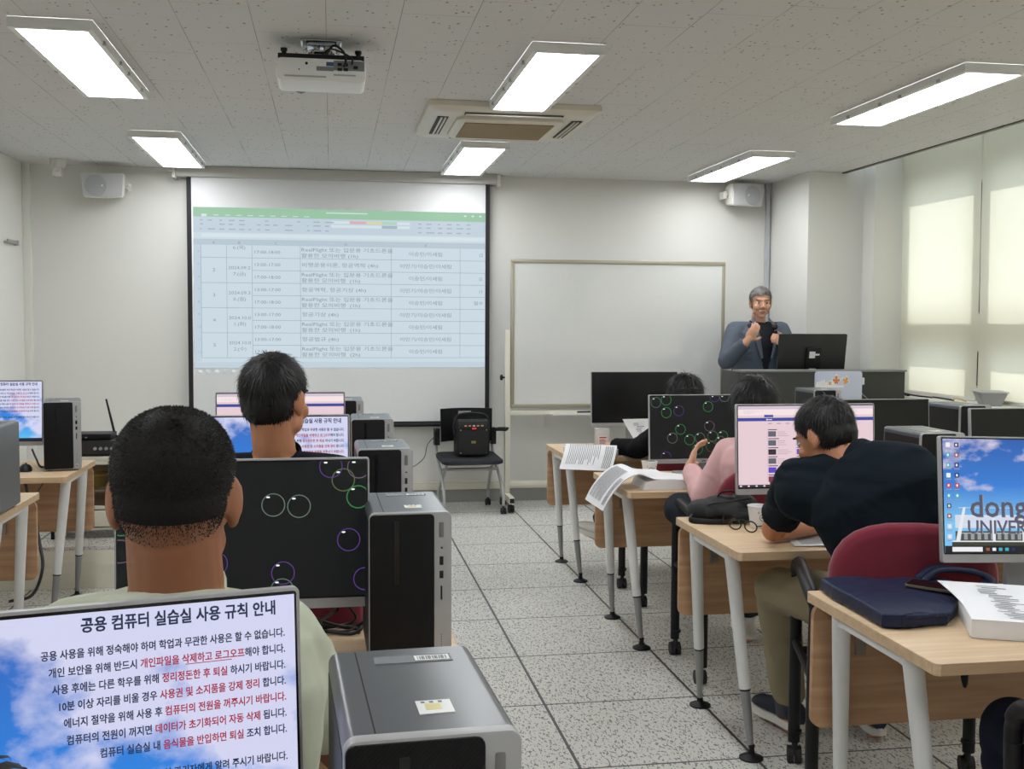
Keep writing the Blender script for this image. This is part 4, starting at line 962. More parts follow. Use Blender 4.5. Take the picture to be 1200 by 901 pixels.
def chest_pt(J, S):
    pel, neck = J['pelvis'], J['neck']; mid = J.get('mid', pel.lerp(neck, 0.5)); ctl = mid * 2 - (pel + neck) * 0.5
    return bez(pel, ctl, neck, 0.70) + J['rs'] * (0.075 if S == 'R' else -0.075)
def hand(b, wr, d, nrm, side, curl=(0.5, 0.6, 0.5), spread=0.0, thumb=(0.55, 0.75, 0.35), k=1.0):
    """d: finger direction, nrm: palm normal, side: direction of the thumb side"""
    d = V(d).normalized(); s = V(side); s = (s - d * s.dot(d)).normalized(); n_ = V(nrm); n_ = (n_ - d * n_.dot(d) - s * n_.dot(s)).normalized()
    wr = V(wr)
    Mx = Matrix((s, d, n_)).transposed().to_4x4()
    b.ell(wr + d * 0.045 * k, (0.041 * k, 0.052 * k, 0.0155 * k), M=Mx, nu=18, nv=12)
    b.ell(wr + d * 0.065 * k, (0.042 * k, 0.030 * k, 0.014 * k), M=Mx, nu=18, nv=12)
    cap(b, wr - d * 0.03, wr + d * 0.015, 0.0265 * k, 0.026 * k)
    for i, (off, L) in enumerate(((0.029, 0.074), (0.0098, 0.082), (-0.0095, 0.077), (-0.0275, 0.061))):
        p = wr + d * (0.086 - (0.006 if i == 3 else 0)) * k + s * off * k
        dd = (d + s * (off * spread * 8)).normalized(); r = 0.0088 if i < 3 else 0.0078
        for j, fr_ in enumerate((0.46, 0.30, 0.24)):
            c_ = curl[j] if isinstance(curl[j], (int, float)) else curl[j][i]
            dd = (dd * math.cos(c_) + n_ * math.sin(c_)).normalized() if j == 0 else rot_to(dd, d, n_, c_)
            q = p + dd * L * fr_ * k
            cap(b, p, q, r * k, r * 0.93 * k, n=10); p = q; r *= 0.93
    p = wr + d * 0.022 * k + s * 0.032 * k
    dd = (d * thumb[0] + s * thumb[1] + n_ * thumb[2]).normalized()
    cap(b, p - s * 0.012, p + dd * 0.042 * k, 0.015 * k, 0.0115 * k, n=12); p = p + dd * 0.042 * k
    dd = (dd + d * 0.5 + n_ * 0.15).normalized(); cap(b, p, p + dd * 0.030 * k, 0.0112 * k, 0.0098 * k, n=12)
def rot_to(v, d, n_, ang):
    """turn v in the plane of d and n by ang, from d towards n"""
    a = v.dot(d); c = v.dot(n_); rest = v - d * a - n_ * c
    return (d * (a * math.cos(ang) - c * math.sin(ang)) + n_ * (a * math.sin(ang) + c * math.cos(ang)) + rest).normalized()

def head_frame(J):
    f = V(J['hf']).normalized(); u = V(J.get('hu', (0, 0, 1))); u = (u - f * u.dot(f)).normalized(); r = f.cross(u)
    M = Matrix((r, f, u)).transposed().to_4x4(); M.translation = J['head']; return M
def head_prims(b, M, k=1.0):
    def E_(c, r, rx=0, rz=0):
        L = Matrix.Rotation(rx, 4, 'X') @ Matrix.Rotation(rz, 4, 'Z')
        T = M.to_3x3().to_4x4() @ L
        b.ell(M @ (V(c) * k), tuple(x * k for x in r), M=T, nu=22, nv=14)
    E_((0, -0.012, 0.032), (0.0755, 0.094, 0.083))
    E_((0, -0.035, 0.000), (0.068, 0.066, 0.070))
    E_((0, 0.026, -0.018), (0.063, 0.064, 0.080))
    E_((0, 0.034, -0.070), (0.047, 0.050, 0.040))
    E_((0, 0.068, -0.099), (0.022, 0.018, 0.015))
    E_((0, 0.076, 0.024), (0.046, 0.016, 0.012))
    for s in (-1, 1):
        E_((s * 0.037, 0.062, -0.030), (0.026, 0.024, 0.026))
        E_((s * 0.046, 0.022, -0.062), (0.016, 0.036, 0.026))
        E_((s * 0.0775, -0.014, -0.004), (0.0085, 0.018, 0.031), rz=-s * 0.45)
        E_((s * 0.0745, -0.006, -0.030), (0.008, 0.012, 0.012))
        E_((s * 0.012, 0.098, -0.033), (0.0095, 0.011, 0.0085))
    cap(b, M @ (V((0, 0.084, 0.012)) * k), M @ (V((0, 0.106, -0.026)) * k), 0.0085 * k, 0.0115 * k, n=12)
    E_((0, 0.086, -0.060), (0.025, 0.012, 0.0065)); E_((0, 0.086, -0.070), (0.021, 0.012, 0.0065))
def eyes(M, par, k=1.0, glasses=False):
    b = B()
    for s in (-1, 1):
        c = M @ (V((s * 0.031, 0.0745, 0.002)) * k); T = M.to_3x3().to_4x4()
        b.ell(c, (0.0135 * k, 0.0122 * k, 0.0062 * k), 0, M=T); b.ell(M @ (V((s * 0.031, 0.0845, 0.002)) * k), (0.0062 * k, 0.0034 * k, 0.0060 * k), 1, M=T)
        for t in range(6):
            x = (t / 5 - 0.5) * 0.032; b.ell(M @ (V((s * 0.033 + x, 0.0915 - abs(s * 0.033 + x) * 0.26, 0.0245 - 3 * x * x)) * k), (0.0055 * k, 0.004 * k, 0.0035 * k), 2, 8, 6, M=T)
    b.done('eyes', [P('eye_white', rgb(205, 200, 195), 0.3), P('iris', rgb(34, 24, 20), 0.2), M_hair], par, smooth=180)
    b = B(); b.ell(M @ (V((0, 0.0905, -0.0645)) * k), (0.021 * k, 0.008 * k, 0.006 * k), M=M.to_3x3().to_4x4()); b.done('lips', P('lips', rgb(150, 84, 76), 0.5), par, smooth=180)

def hair(M, par, style, mat, k=1.0, seed=1):
    r = np.random.default_rng(seed)
    C = V((0, -0.012, 0.034)); A = V((0.0755, 0.094, 0.083))
    st = {'buzz': dict(g=1.025, L=0.0055, n=24000, lift=0.65, front=0.062, side=0.012, back=-0.038, w=0.0007, cov=True),
          'short': dict(g=1.055, L=0.034, n=5200, lift=0.10, front=0.052, side=-0.002, back=-0.070, w=0.0016, cov=True),
          'combed': dict(g=1.08, L=0.040, n=3200, lift=0.12, front=0.064, side=0.004, back=-0.066, w=0.0016, cov=True),
          'bob': dict(g=1.17, L=0.070, n=4200, lift=0.08, front=0.040, side=-0.085, back=-0.10, w=0.0020, cov=True)}[style]
    def low(x, y):
        # lower hair limit in local z
        if y > 0.045: return st['front']
        if y > 0.0: return st['side'] + (st['front'] - st['side']) * min(1, max(0, y / 0.045))
        if y > -0.045: return st['side'] + (st['back'] - st['side']) * (max(0, -y - 0.010) / 0.035 if y < -0.010 else 0)
        return st['back']
    # the skull surface follows the cranium and the nape: max of two ellipsoids along a ray from C
    C2, A2 = V((0, -0.035, 0.0)), V((0.068, 0.066, 0.070))
    def surf(d, g):
        best = 0
        for c, a in ((C, A), (C2, A2)):
            o = C - c
            aa = sum((d[i] / a[i]) ** 2 for i in range(3)); bb = 2 * sum(d[i] * o[i] / a[i] ** 2 for i in range(3)); cc = sum((o[i] / a[i]) ** 2 for i in range(3)) - 1
            D = bb * bb - 4 * aa * cc
            if D >= 0: best = max(best, (-bb + math.sqrt(D)) / (2 * aa))
        return C + d * best * g
    b = B(); nu, nv = 56, 40; rows = []
    for i in range(nv + 1):
        ph = PI * 0.86 * i / nv
        row = []
        for j in range(nu):
            th = 2 * PI * j / nu
            d = V((math.sin(ph) * math.cos(th), math.sin(ph) * math.sin(th), math.cos(ph)))
            p = surf(d, 1.0); zl = low(p.x, p.y)
            edge = max(0.0, min(1.0, (p.z - zl) / 0.03))
            tall = 0.055 * max(0, (p.z - 0.03) / 0.085) * min(1, math.hypot(p.x / 0.05, p.y / 0.075)) if style == 'buzz' else 0.0
            g = 0.985 + (st['g'] + tall - 0.985) * (edge ** 0.6)
            if style == 'bob' and p.z < 0.03: p = V((p.x * 1.10, p.y * (1.08 if p.y < 0 else 1.0), p.z - 0.0))
            q = C + (p - C) * g
            nz = noise.noise(q * 38 + V((seed, 0, 0))) * 0.0035 * (1 if style != 'buzz' else 0.25)
            row.append((q + d * nz, p.z >= zl + (0.014 if style == 'buzz' else 0)))
        rows.append(row)
    vs = [[b.bm.verts.new(M @ (q * k)) for q, _ in row] for row in rows]
    for i in range(nv):
        for j in range(nu):
            jj = (j + 1) % nu
            if rows[i][j][1] and rows[i + 1][j][1] and rows[i][jj][1] and rows[i + 1][jj][1]:
                b.bm.faces.new([vs[i][j], vs[i + 1][j], vs[i + 1][jj], vs[i][jj]])
    for v in [v for v in b.bm.verts if not v.link_faces]: b.bm.verts.remove(v)
    # strands
    crown = V((0.012, -0.055, 0.085)).normalized()
    n_made = 0
    tries = 0
    while n_made < st['n'] and tries < st['n'] * 6:
        tries += 1
        d = V(r.normal(size=3)).normalized(); p = surf(d, 1.0)
        zl = low(p.x, p.y)
        soft = 0.03 if style == 'buzz' else 0.0
        lim = 0.022 if style == 'buzz' else 0.004
        if p.z < zl - lim or (soft and p.z - zl < soft and r.random() > max(0.10, (p.z - zl + lim) / (soft + lim))): continue
        n_made += 1
        nrm = V((d.x / A.x, d.y / A.y, d.z / A.z)).normalized()
        fl = d - crown * 1.0; fl = fl - nrm * fl.dot(nrm)
        if style == 'combed': fl = V((-0.6, -0.35, -0.4)) * 0.5 + fl * 0.6; fl = fl - nrm * fl.dot(nrm)
        if style == 'bob': fl = fl * 0.3 + V((0, 0, -0.6)); fl = fl - nrm * fl.dot(nrm)
        fl = (fl.normalized() if fl.length > 1e-4 else V((0, 1, 0))) + V(r.normal(size=3)) * (0.20 if style == 'short' else 0.22 if style != 'buzz' else 0.4)
        L_ = st['L'] * (0.6 + 0.7 * r.random()) * (1.0 if style in ('buzz', 'bob') else min(1, 0.35 + max(0, p.z - zl) / 0.05))
        if style == 'buzz': L_ *= min(1, 0.35 + max(0, p.z - zl) / 0.05)
        tl = 0.055 * max(0, (p.z - 0.03) / 0.085) * min(1, math.hypot(p.x / 0.05, p.y / 0.075)) if style == 'buzz' else 0
        p0 = C + (p - C) * (st['g'] - 0.02 if style != 'buzz' else 1.004 + tl * min(1, max(0, (p.z - zl) / 0.04)))
        pts = [p0]
        dirv = (fl.normalized() * (1 - st['lift']) + nrm * st['lift'] * (0.6 + 0.8 * r.random())).normalized()
        for s_ in range(3):
            pts.append(pts[-1] + dirv * L_ / 3); dirv = (dirv + fl.normalized() * 0.28 - nrm * (0.34 if style != 'buzz' else 0.0) + V((0, 0, -0.10 if style != 'buzz' else 0))).normalized()
        sd_ = dirv.cross(nrm); sd_ = sd_.normalized() if sd_.length > 1e-4 else V((1, 0, 0))
        ww = st['w'] * (0.7 + 0.6 * r.random())
        A0 = [b.bm.verts.new(M @ ((pts[i] + sd_ * ww * (1 - i / 3.4)) * k)) for i in range(3)]; B0 = [b.bm.verts.new(M @ ((pts[i] - sd_ * ww * (1 - i / 3.4)) * k)) for i in range(3)]; tip = b.bm.verts.new(M @ (pts[3] * k))
        for i in range(2): b.bm.faces.new([A0[i], A0[i + 1], B0[i + 1], B0[i]])
        b.bm.faces.new([A0[2], tip, B0[2]])
    bm = b.bm; me = bpy.data.meshes.new('hair'); bm.normal_update(); bm.to_mesh(me); bm.free()
    return link('hair', me, mat, par, 180)

def person(label, J, skin, shirt=None, trousers=None, shoes=None, hair_style=('short', None), sleeves='short', seed=1, width=1.0, belly=0.0, socks=None, hands=True, voxel=0.0055, legs=True, jacket=None, skip_face=False, head_k=1.0, neck_r=0.056, collar_dz=0.0, extra=(), fold=0.0045):
    for k_ in list(J):
        if isinstance(J[k_], tuple): J[k_] = V(J[k_])
    L = J['shL'] - J['shR']
    J['rs'] = (J['shR'] - J['shL']).normalized(); J.setdefault('rp', J['rs'].copy()); J['rp'].normalize()
    if 'fwd' not in J: J['fwd'] = V((-J['rs'].y, J['rs'].x, 0)).normalized()
    J['hipL'] = J.get('hipL', J['pelvis'] - J['rp'] * 0.09); J['hipR'] = J.get('hipR', J['pelvis'] + J['rp'] * 0.09)
    base = V((J['pelvis'].x, J['pelvis'].y, 0))
    T = Matrix.Translation(-base)
    MH = head_frame(J)
    b = B()
    torso(b, J, 0.0, width=width, belly=belly)
    cap(b, J['neck'] - V((0, 0, 0.03)), MH @ V((0, -0.022, -0.045)), neck_r, neck_r * 0.95)
    for S in 'LR':
        cap(b, J['neck'] - V((0, 0, 0.035)), J['sh' + S] + V((0, 0, 0.008)), 0.046, 0.050)
        cap(b, chest_pt(J, S), J['sh' + S], 0.070, 0.052)
        cap(b, J['sh' + S], J['el' + S], 0.052, 0.041); cap(b, J['el' + S], J['wr' + S], 0.041, 0.027)
        fore = (J['wr' + S] - J['el' + S]).normalized()
        if hands: hand(b, J['wr' + S], J.get('hd' + S, fore), J.get('hn' + S, V((0, 0, -1))), J.get('hs' + S, V((1 if S == 'L' else -1, 0, 0))), **J.get('hk' + S, {}))
        if legs:
            cap(b, J['hip' + S], J['kn' + S], 0.082, 0.056); cap(b, J['kn' + S], J['an' + S], 0.055, 0.036)
            toe = V(J['toe' + S]).normalized(); a = J['an' + S]
            g = V((a.x, a.y, a.z - 0.062))
            cap(b, a, g + V((0, 0, 0.02)), 0.036, 0.036); cap(b, g - toe * 0.035, g + toe * 0.12, 0.034, 0.030)
    head_prims(b, MH, head_k)
    for a_, c_, r1_, r2_ in extra: cap(b, a_, c_, r1_ - 0.014, r2_ - 0.014)
    me = voxel_mesh(b.bm, voxel); taubin(me, 5); me.transform(T)
    body = link('person', me, skin, None, 180); body.location = base
    tag(body, label, 'person')
    def child(name, bb, mat, vox=0.009, it=8, wr=0.0, sd=1):
        m2 = voxel_mesh(bb.bm, vox); taubin(m2, it)
        if wr: wrinkle(m2, wr, sd)
        m2.transform(T); o = link(name, m2, mat, body, 180); return o
    MB_ = T @ MH
    if not skip_face: eyes(MB_, body, head_k)
    if hair_style[0]: hair(MB_, body, hair_style[0], hair_style[1] or M_hair, head_k, seed)
    if trousers is not None:
        b = B(); torso(b, J, 0.008, t1=0.22, width=width, belly=belly)
        for S in 'LR':
            cap(b, J['hip' + S], J['kn' + S], 0.100, 0.074); cap(b, J['kn' + S], J['an' + S] + V((0, 0, 0.03)), 0.073, 0.058, ec=False)
        child('trousers', b, trousers, 0.009, 6, 0.0045, seed + 3)
    if shirt is not None:
        b = B(); infl = 0.019
        torso(b, J, infl, t0=-0.06, t1=1.0, width=width, belly=belly)
        for S in 'LR':
            cap(b, J['neck'] - V((0, 0, 0.045)), J['sh' + S] + V((0, 0, 0.010)), 0.054, 0.062)
            cap(b, chest_pt(J, S), J['sh' + S], 0.088, 0.066)
            if sleeves == 'none': continue
            if sleeves == 'short':
                e = J['sh' + S].lerp(J['el' + S], 0.70); cap(b, J['sh' + S], e, 0.068, 0.062, ec=False)
            else:
                e = J['el' + S].lerp(J['wr' + S], 0.93); cap(b, J['sh' + S], J['el' + S], 0.066, 0.057); cap(b, J['el' + S], e, 0.056, 0.040, ec=False)
        for a_, c_, r1_, r2_ in extra: cap(b, a_, c_, r1_, r2_)
        child('shirt', b, shirt, 0.008, 7, fold, seed)
        b = B(); nk = J['neck']; ax = (MH @ V((0, -0.02, -0.06)) - nk).normalized(); x_, y_, z_ = frame(ax); rows = []
        for rr_, h_ in ((0.066, -0.035), (0.067, 0.004), (0.064, 0.010), (0.060, 0.006), (0.060, -0.03)):
            rows.append([T @ (nk + ax * (h_ + collar_dz) + (x_ * math.cos(2 * PI * i / 28) + y_ * math.sin(2 * PI * i / 28)) * rr_) for i in range(28)])
        b.grid(rows, close_u=True); b.done('collar', shirt, body, smooth=180)
    if shoes is not None and legs:
        for S in 'LR':
            toe = V(J['toe' + S]); toe.z = 0 if 'tip' + S not in J else toe.z; toe.normalize(); a = J['an' + S]; g = V((a.x, a.y, a.z - 0.075))
            sd_ = toe.cross(V((0, 0, 1))); up = sd_.cross(toe)
            b = B(); rows = []
            for u, hw, h0 in ((-0.075, 0.020, 0.055), (-0.065, 0.032, 0.075), (-0.03, 0.038, 0.085), (0.03, 0.040, 0.075), (0.08, 0.044, 0.060), (0.13, 0.046, 0.048), (0.17, 0.038, 0.040), (0.188, 0.020, 0.030)):
                rows.append([T @ (g + toe * u + sd_ * (hw * math.cos(2 * PI * i / 18)) + up * (0.02 + h0 / 2 + (h0 / 2) * math.sin(2 * PI * i / 18))) for i in range(18)])
            b.grid(rows, close_u=True, cap=True); sh = b.done('shoe', shoes[0], body, smooth=60)
            b = B(); rows = []
            pts = [(-0.078, 0.0), (-0.07, 0.026), (-0.03, 0.036), (0.03, 0.036), (0.09, 0.045), (0.14, 0.045), (0.18, 0.032), (0.196, 0.0)]
            out = pts + [(u, -w_) for u, w_ in reversed(pts[1:-1])]
            for h_ in (0.0, 0.026):
                rows.append([T @ (g + toe * u + sd_ * w_ + up * (h_ + 0.002)) for u, w_ in out])
            b.grid(rows, close_u=True, cap=True); b.done('sole', shoes[1], sh, smooth=30)
        if socks:
            for S in 'LR':
                b = B(); a = J['an' + S]; b.cyl(T @ (a - V((0, 0, 0.03))), T @ (a.lerp(J['kn' + S], 0.25)), 0.043, 0.045, 20); b.done('sock', socks, body, smooth=60)
    return body, T, MH
def sit(x, y, yaw, seat=0.475, lean=0.03, head_y=0.06, hx=0.0, desk=0.72, kn=0.40, wide=1.0, top=1.33):
    """joints of someone seated and facing yaw (0 = +Y)"""
    f = V((math.sin(yaw), math.cos(yaw), 0)); r = V((math.cos(yaw), -math.sin(yaw), 0)); o = V((x, y, 0))
    def p(a, c, z): return o + r * a + f * c + V((0, 0, z))
    nz = top - 0.258
    J = dict(pelvis=p(0, -0.02, seat + 0.10), mid=p(0, -0.03, seat + 0.34), neck=p(hx * 0.6, lean, nz), head=p(hx, lean + head_y, top - 0.115), hf=f.copy(), hu=V((0, 0, 1)),
             shL=p(-0.160, lean, nz - 0.076), shR=p(0.160, lean, nz - 0.076), rp=r.copy(), fwd=f.copy(),
             elL=p(-0.235, lean + 0.10, desk + 0.05), elR=p(0.235, lean + 0.10, desk + 0.05), wrL=p(-0.12, lean + 0.34, desk + 0.032), wrR=p(0.12, lean + 0.34, desk + 0.032),
             hdL=f + r * 0.25, hdR=f - r * 0.25, hnL=V((0, 0, -1)), hnR=V((0, 0, -1)), hsL=r.copy(), hsR=-r,
             knL=p(-0.13, kn, seat + 0.055), knR=p(0.13, kn, seat + 0.055), anL=p(-0.13, kn - 0.02, 0.095), anR=p(0.13, kn + 0.03, 0.095), toeL=f - r * 0.15, toeR=f + r * 0.15)
    J['hkL'] = dict(curl=(0.25, 0.4, 0.3)); J['hkR'] = dict(curl=(0.25, 0.4, 0.3))
    return J
# ================================================================== desks, monitors, towers
DZ = 0.7205
make_desk(0.75, 'computer desk under the big notice screen in the left foreground', (-0.47, 0.65, 0))
make_desk(0.75, 'computer desk under the big bubble screen on the left', (-0.47, 1.95, 0))
make_desk(0.75, 'computer desk in front of the dark haired man on the left', (-0.47, 3.12, 0))
make_desk(0.75, 'fourth computer desk of the left block, mostly hidden', (-0.47, 4.26, 0))
make_desk(0.75, 'last computer desk of the left block before the projection screen', (-0.47, 5.40, 0))
make_desk(1.03, 'white-legged desk by the left wall carrying the nearer tower at the photo edge', (-2.262, 4.22, 0))
make_desk(1.03, 'white-legged desk by the left wall in front of the platform', (-2.262, 5.33, 0))
make_desk(2.0, 'wooden desk at the right edge with a navy bag on it', (1.285, 2.12, 0))
make_desk(2.0, 'wooden desk where the man in the dark shirt leans', (1.285, 3.27, 0))
make_desk(2.0, 'wooden desk with the open book hanging off its left end', (1.27, 4.52, 0))
make_desk(2.0, 'wooden desk nearest the whiteboard on the right', (1.285, 5.79, 0))

tower((0.095, 1.005, DZ), R(3), 'black and silver computer tower filling the bottom centre foreground')
tower((0.160, 2.22, DZ), R(1), 'black and silver computer tower beside the big bubble screen')
tower((0.165, 3.37, DZ), R(1), 'black and silver computer tower, third from the camera in the left row')
tower((0.165, 4.43, DZ), R(0), 'black and silver computer tower, fourth from the camera in the left row')
tower((0.075, 5.52, DZ), R(0), 'farthest computer tower of the left row, just below the projection screen')
tower((-1.305, 4.25, DZ), 0, 'computer tower cut by the left edge of the photo')
tower((-1.295, 5.55, DZ), R(12), 'computer tower on the desk by the left wall, beside the antenna')
tower((2.20, 3.62, DZ), R(-1), 'computer tower behind the shoulder of the man in the dark shirt')
tower((3.125, 4.86, DZ), R(2), 'computer tower standing before the blinds, right of a dark monitor')
tower((2.955, 6.12, DZ), 0, 'computer tower in front of the frosted divider with orange leaves')

monitor((-0.298, 1.165, DZ), R(13), 'large foreground monitor with the Korean notice on a blue sky', 'notice', tilt=5, h=0.2665)
monitor((-0.188, 2.40, DZ), R(0), 'monitor with green and purple bubbles beside the aisle on the left', 'bubbles', tilt=3, h=0.268)
monitor((-0.212, 3.52, DZ), 0, 'small looking notice monitor behind the bubble screen on the left', 'notice', tilt=5)
monitor((-0.212, 4.68, DZ), 0, 'pinkish white monitor behind the dark haired man', 'browser', tilt=5)
monitor((-1.70, 5.74, DZ), R(3), 'monitor with the notice by the left wall', 'notice', tilt=5)
monitor((1.838, 2.585, DZ), R(-1), 'monitor with the campus sign picture at the right edge', 'campus', tilt=8, roll=1.5, h=0.27)
monitor((1.722, 3.74, DZ), 0, 'monitor with a pinkish web page beside the man in the dark shirt', 'browser', tilt=4, h=0.275)
monitor((2.64, 3.72, DZ), 0, 'switched off monitor behind the campus picture monitor', 'off', tilt=5, h=0.255)
monitor((1.765, 4.98, DZ), R(0), 'monitor with many green bubbles on the right block', 'bubbles', tilt=4, h=0.228)
monitor((2.675, 4.98, DZ), 0, 'switched off dark monitor before the lectern', 'off', tilt=4, h=0.20)
monitor((1.80, 6.30, DZ), 0, 'switched off monitor in front of the whiteboard', 'off', tilt=4, h=0.28)

def keyboard(loc, rz, label):
    t = thing('keyboard', label, 'keyboard', loc, rz, 'grey keyboards')
    b = B(); b.grid([[V((x, y, 0.0005)) for x, y in rrect(-0.22, -0.065, 0.22, 0.065, 0.008, 3)], [V((x, y, 0.010 + 0.05 * (y + 0.065))) for x, y in rrect(-0.22, -0.065, 0.22, 0.065, 0.008, 3)]], close_u=True, cap=True); b.done('case', P('kbd_case', rgb(112, 114, 120), 0.5), t)
    b = B()
    for r_ in range(5):
        for c_ in range(21):
            if c_ in (14, 18): continue
            x = -0.208 + c_ * 0.0198; y = -0.052 + r_ * 0.0225
            z = 0.010 + 0.05 * (y + 0.065)
            if r_ == 0 and 4 <= c_ <= 8: 
                if c_ == 4: b.box((x, y, z), (x + 0.095, y + 0.017, z + 0.004))
                continue
            b.box((x, y, z), (x + 0.0165, y + 0.0175, z + 0.004))
    b.done('keys', P('kbd_keys', rgb(146, 148, 154), 0.55), t, smooth=0)
    return t
keyboard((1.78, 4.86, DZ), R(3), 'grey keyboard under the green bubble monitor')
keyboard((1.96, 2.40, DZ), R(8), 'grey keyboard under the campus picture monitor')
keyboard((-0.22, 2.16, DZ), 0, 'grey keyboard hidden behind the big notice monitor')
t = thing('mouse', 'black mouse beside the tower on the left wall desk', 'mouse', (-1.475, 5.58, DZ), R(10))
b = B(); rows = []
for u, w_, h_ in ((-0.055, 0.012, 0.012), (-0.045, 0.026, 0.026), (-0.01, 0.031, 0.036), (0.03, 0.029, 0.030), (0.052, 0.018, 0.018), (0.056, 0.006, 0.010)):
    rows.append([V((w_ * math.cos(PI * i / 10), u, 0.0005 + h_ * math.sin(PI * i / 10))) for i in range(11)])
b.grid(rows, close_u=True, cap=True); b.done('shell', M_black, t, smooth=60)
b = B(); b.cyl((-0.004, 0.028, 0.030), (0.004, 0.028, 0.030), 0.006); b.done('wheel', M_rubber, t)

def cable(pts, label, r=0.004, col=None):
    o = B().tube(smooth_path(pts, 7), r, 8).done('cable', col or M_cable, smooth=180); tag(o, label, 'cable', 'loose cables'); return o
cable([(0.01, 2.46, 0.80), (-0.03, 2.55, 0.745), (0.02, 2.585, 0.726), (0.06, 2.56, 0.7256), (0.06, 2.53, 0.7256)], 'thick black cable looping behind the bubble screen and its tower', 0.005)
cable([(-0.10, 2.50, 0.83), (-0.04, 2.54, 0.76), (0.04, 2.575, 0.7262), (0.075, 2.545, 0.745), (0.05, 2.52, 0.7262), (-0.02, 2.545, 0.7262)], 'black cable running from the bubble screen to its tower', 0.004)
cable([(-0.08, 2.58, 0.7249), (-0.02, 2.56, 0.7249), (0.03, 2.545, 0.7249), (0.07, 2.585, 0.7249)], 'thin black cable lying on the wooden desk behind the bubble screen', 0.003)
cable([(0.045, 2.525, 0.86), (0.03, 2.55, 0.80), (0.055, 2.575, 0.75), (0.03, 2.59, 0.728), (-0.04, 2.57, 0.7255)], 'black cable dropping behind the tower beside the bubble screen', 0.0035)
cable([(-1.50, 5.80, 0.80), (-1.46, 5.72, 0.76), (-1.42, 5.66, 0.727), (-1.40, 5.86, 0.7255)], 'black cable behind the left wall monitor and tower', 0.005)
cable([(-1.42, 5.36, 0.690), (-1.34, 5.20, 0.55), (-1.29, 5.08, 0.46), (-1.26, 5.0, 0.36), (-1.30, 4.98, 0.25), (-1.40, 5.0, 0.22)], 'black cable looping under the left wall desks', 0.007)
cable([(-1.40, 5.84, 0.72), (-1.36, 5.2, 0.60), (-1.32, 5.18, 0.52), (-1.34, 5.22, 0.44)], 'thin cable hanging from the left wall desk', 0.003)

def mk_glasses(loc, rz, label):
    t = thing('eyeglasses', label, 'glasses', loc, rz, 'black eyeglasses')
    b = B()
    for s in (-1, 1):
        b.tube([(s * 0.034 + 0.026 * math.cos(2 * PI * i / 24), 0, 0.021 + 0.0185 * math.sin(2 * PI * i / 24)) for i in range(25)], 0.0025, 8)
    b.tube([(-0.009, 0, 0.027), (0, -0.002, 0.030), (0.009, 0, 0.027)], 0.002, 8); b.done('rims', M_blackg, t, smooth=180)
    b = B()
    for s in (-1, 1): b.tube(smooth_path([(s * 0.061, 0, 0.026), (s * 0.066, 0.02, 0.026), (s * 0.064, 0.09, 0.022), (s * 0.058, 0.125, 0.003)], 5), 0.0022, 8)
    b.done('temples', M_blackg, t, smooth=180)
    b = B()
    for s in (-1, 1): b.face([V((s * 0.034 + 0.024 * math.cos(2 * PI * i / 20), 0, 0.021 + 0.017 * math.sin(2 * PI * i / 20))) for i in range(20)])
    b.done('lenses', M_glass, t, smooth=0)
    return t

# ------------------------------------------------------------------ chairs
task_chair((-0.21, 1.585, 0), 0, 'maroon chair of the man with cropped hair in the left foreground')
task_chair((-0.14, 2.90, 0), R(-4), 'maroon chair of the man in navy behind the bubble screen')
task_chair((1.703, 3.035, 0), R(-18), 'maroon chair of the man in the dark shirt leaning on the desk')
task_chair((1.745, 4.285, 0), R(-3), 'maroon chair of the person in the pink shirt')
task_chair((1.84, 5.49, 0), R(0), 'maroon chair of the person in black near the whiteboard')
task_chair((1.66, 1.785, 0), R(2), 'maroon chair at the bottom right corner, mostly outside the photo')

# ------------------------------------------------------------------ people
SHIRT_SAGE = P('shirt_sage', rgb(186, 190, 170), 0.9, noise_amt=0.05, noise_scale=500, bump=0.12, bump_scale=1200)
SHIRT_NAVY = P('shirt_navy', rgb(17, 19, 30), 0.9, spec=0.2, noise_amt=0.08, noise_scale=400)
SHIRT_TEAL = P('shirt_dark_teal', rgb(13, 24, 32), 0.9, noise_amt=0.08, noise_scale=400, bump=0.1, bump_scale=1200, spec=0.2)
SHIRT_PINK = P('shirt_pink', rgb(222, 178, 178), 0.85, noise_amt=0.05, noise_scale=300)
SHIRT_BLACK = P('shirt_black', rgb(12, 12, 14), 0.9, spec=0.2)
TR_DARK = P('trousers_dark', rgb(40, 42, 50), 0.9)
TR_KHAKI = P('trousers_khaki', rgb(146, 135, 110), 0.9, spec=0.2, noise_amt=0.07, noise_scale=400)
TR_GREY = P('trousers_charcoal', rgb(44, 48, 56), 0.9, spec=0.2, noise_amt=0.08, noise_scale=400)
TR_NAVY = P('trousers_navy', rgb(16, 20, 36), 0.9, spec=0.2)
SH_NAVY = P('shoe_navy', rgb(30, 36, 52), 0.7); SOLE_W = P('sole_white', rgb(220, 218, 212), 0.6); SH_WHITE = P('shoe_white', rgb(222, 218, 212), 0.6); SH_BLACK = P('shoe_black', rgb(30, 30, 32), 0.6)

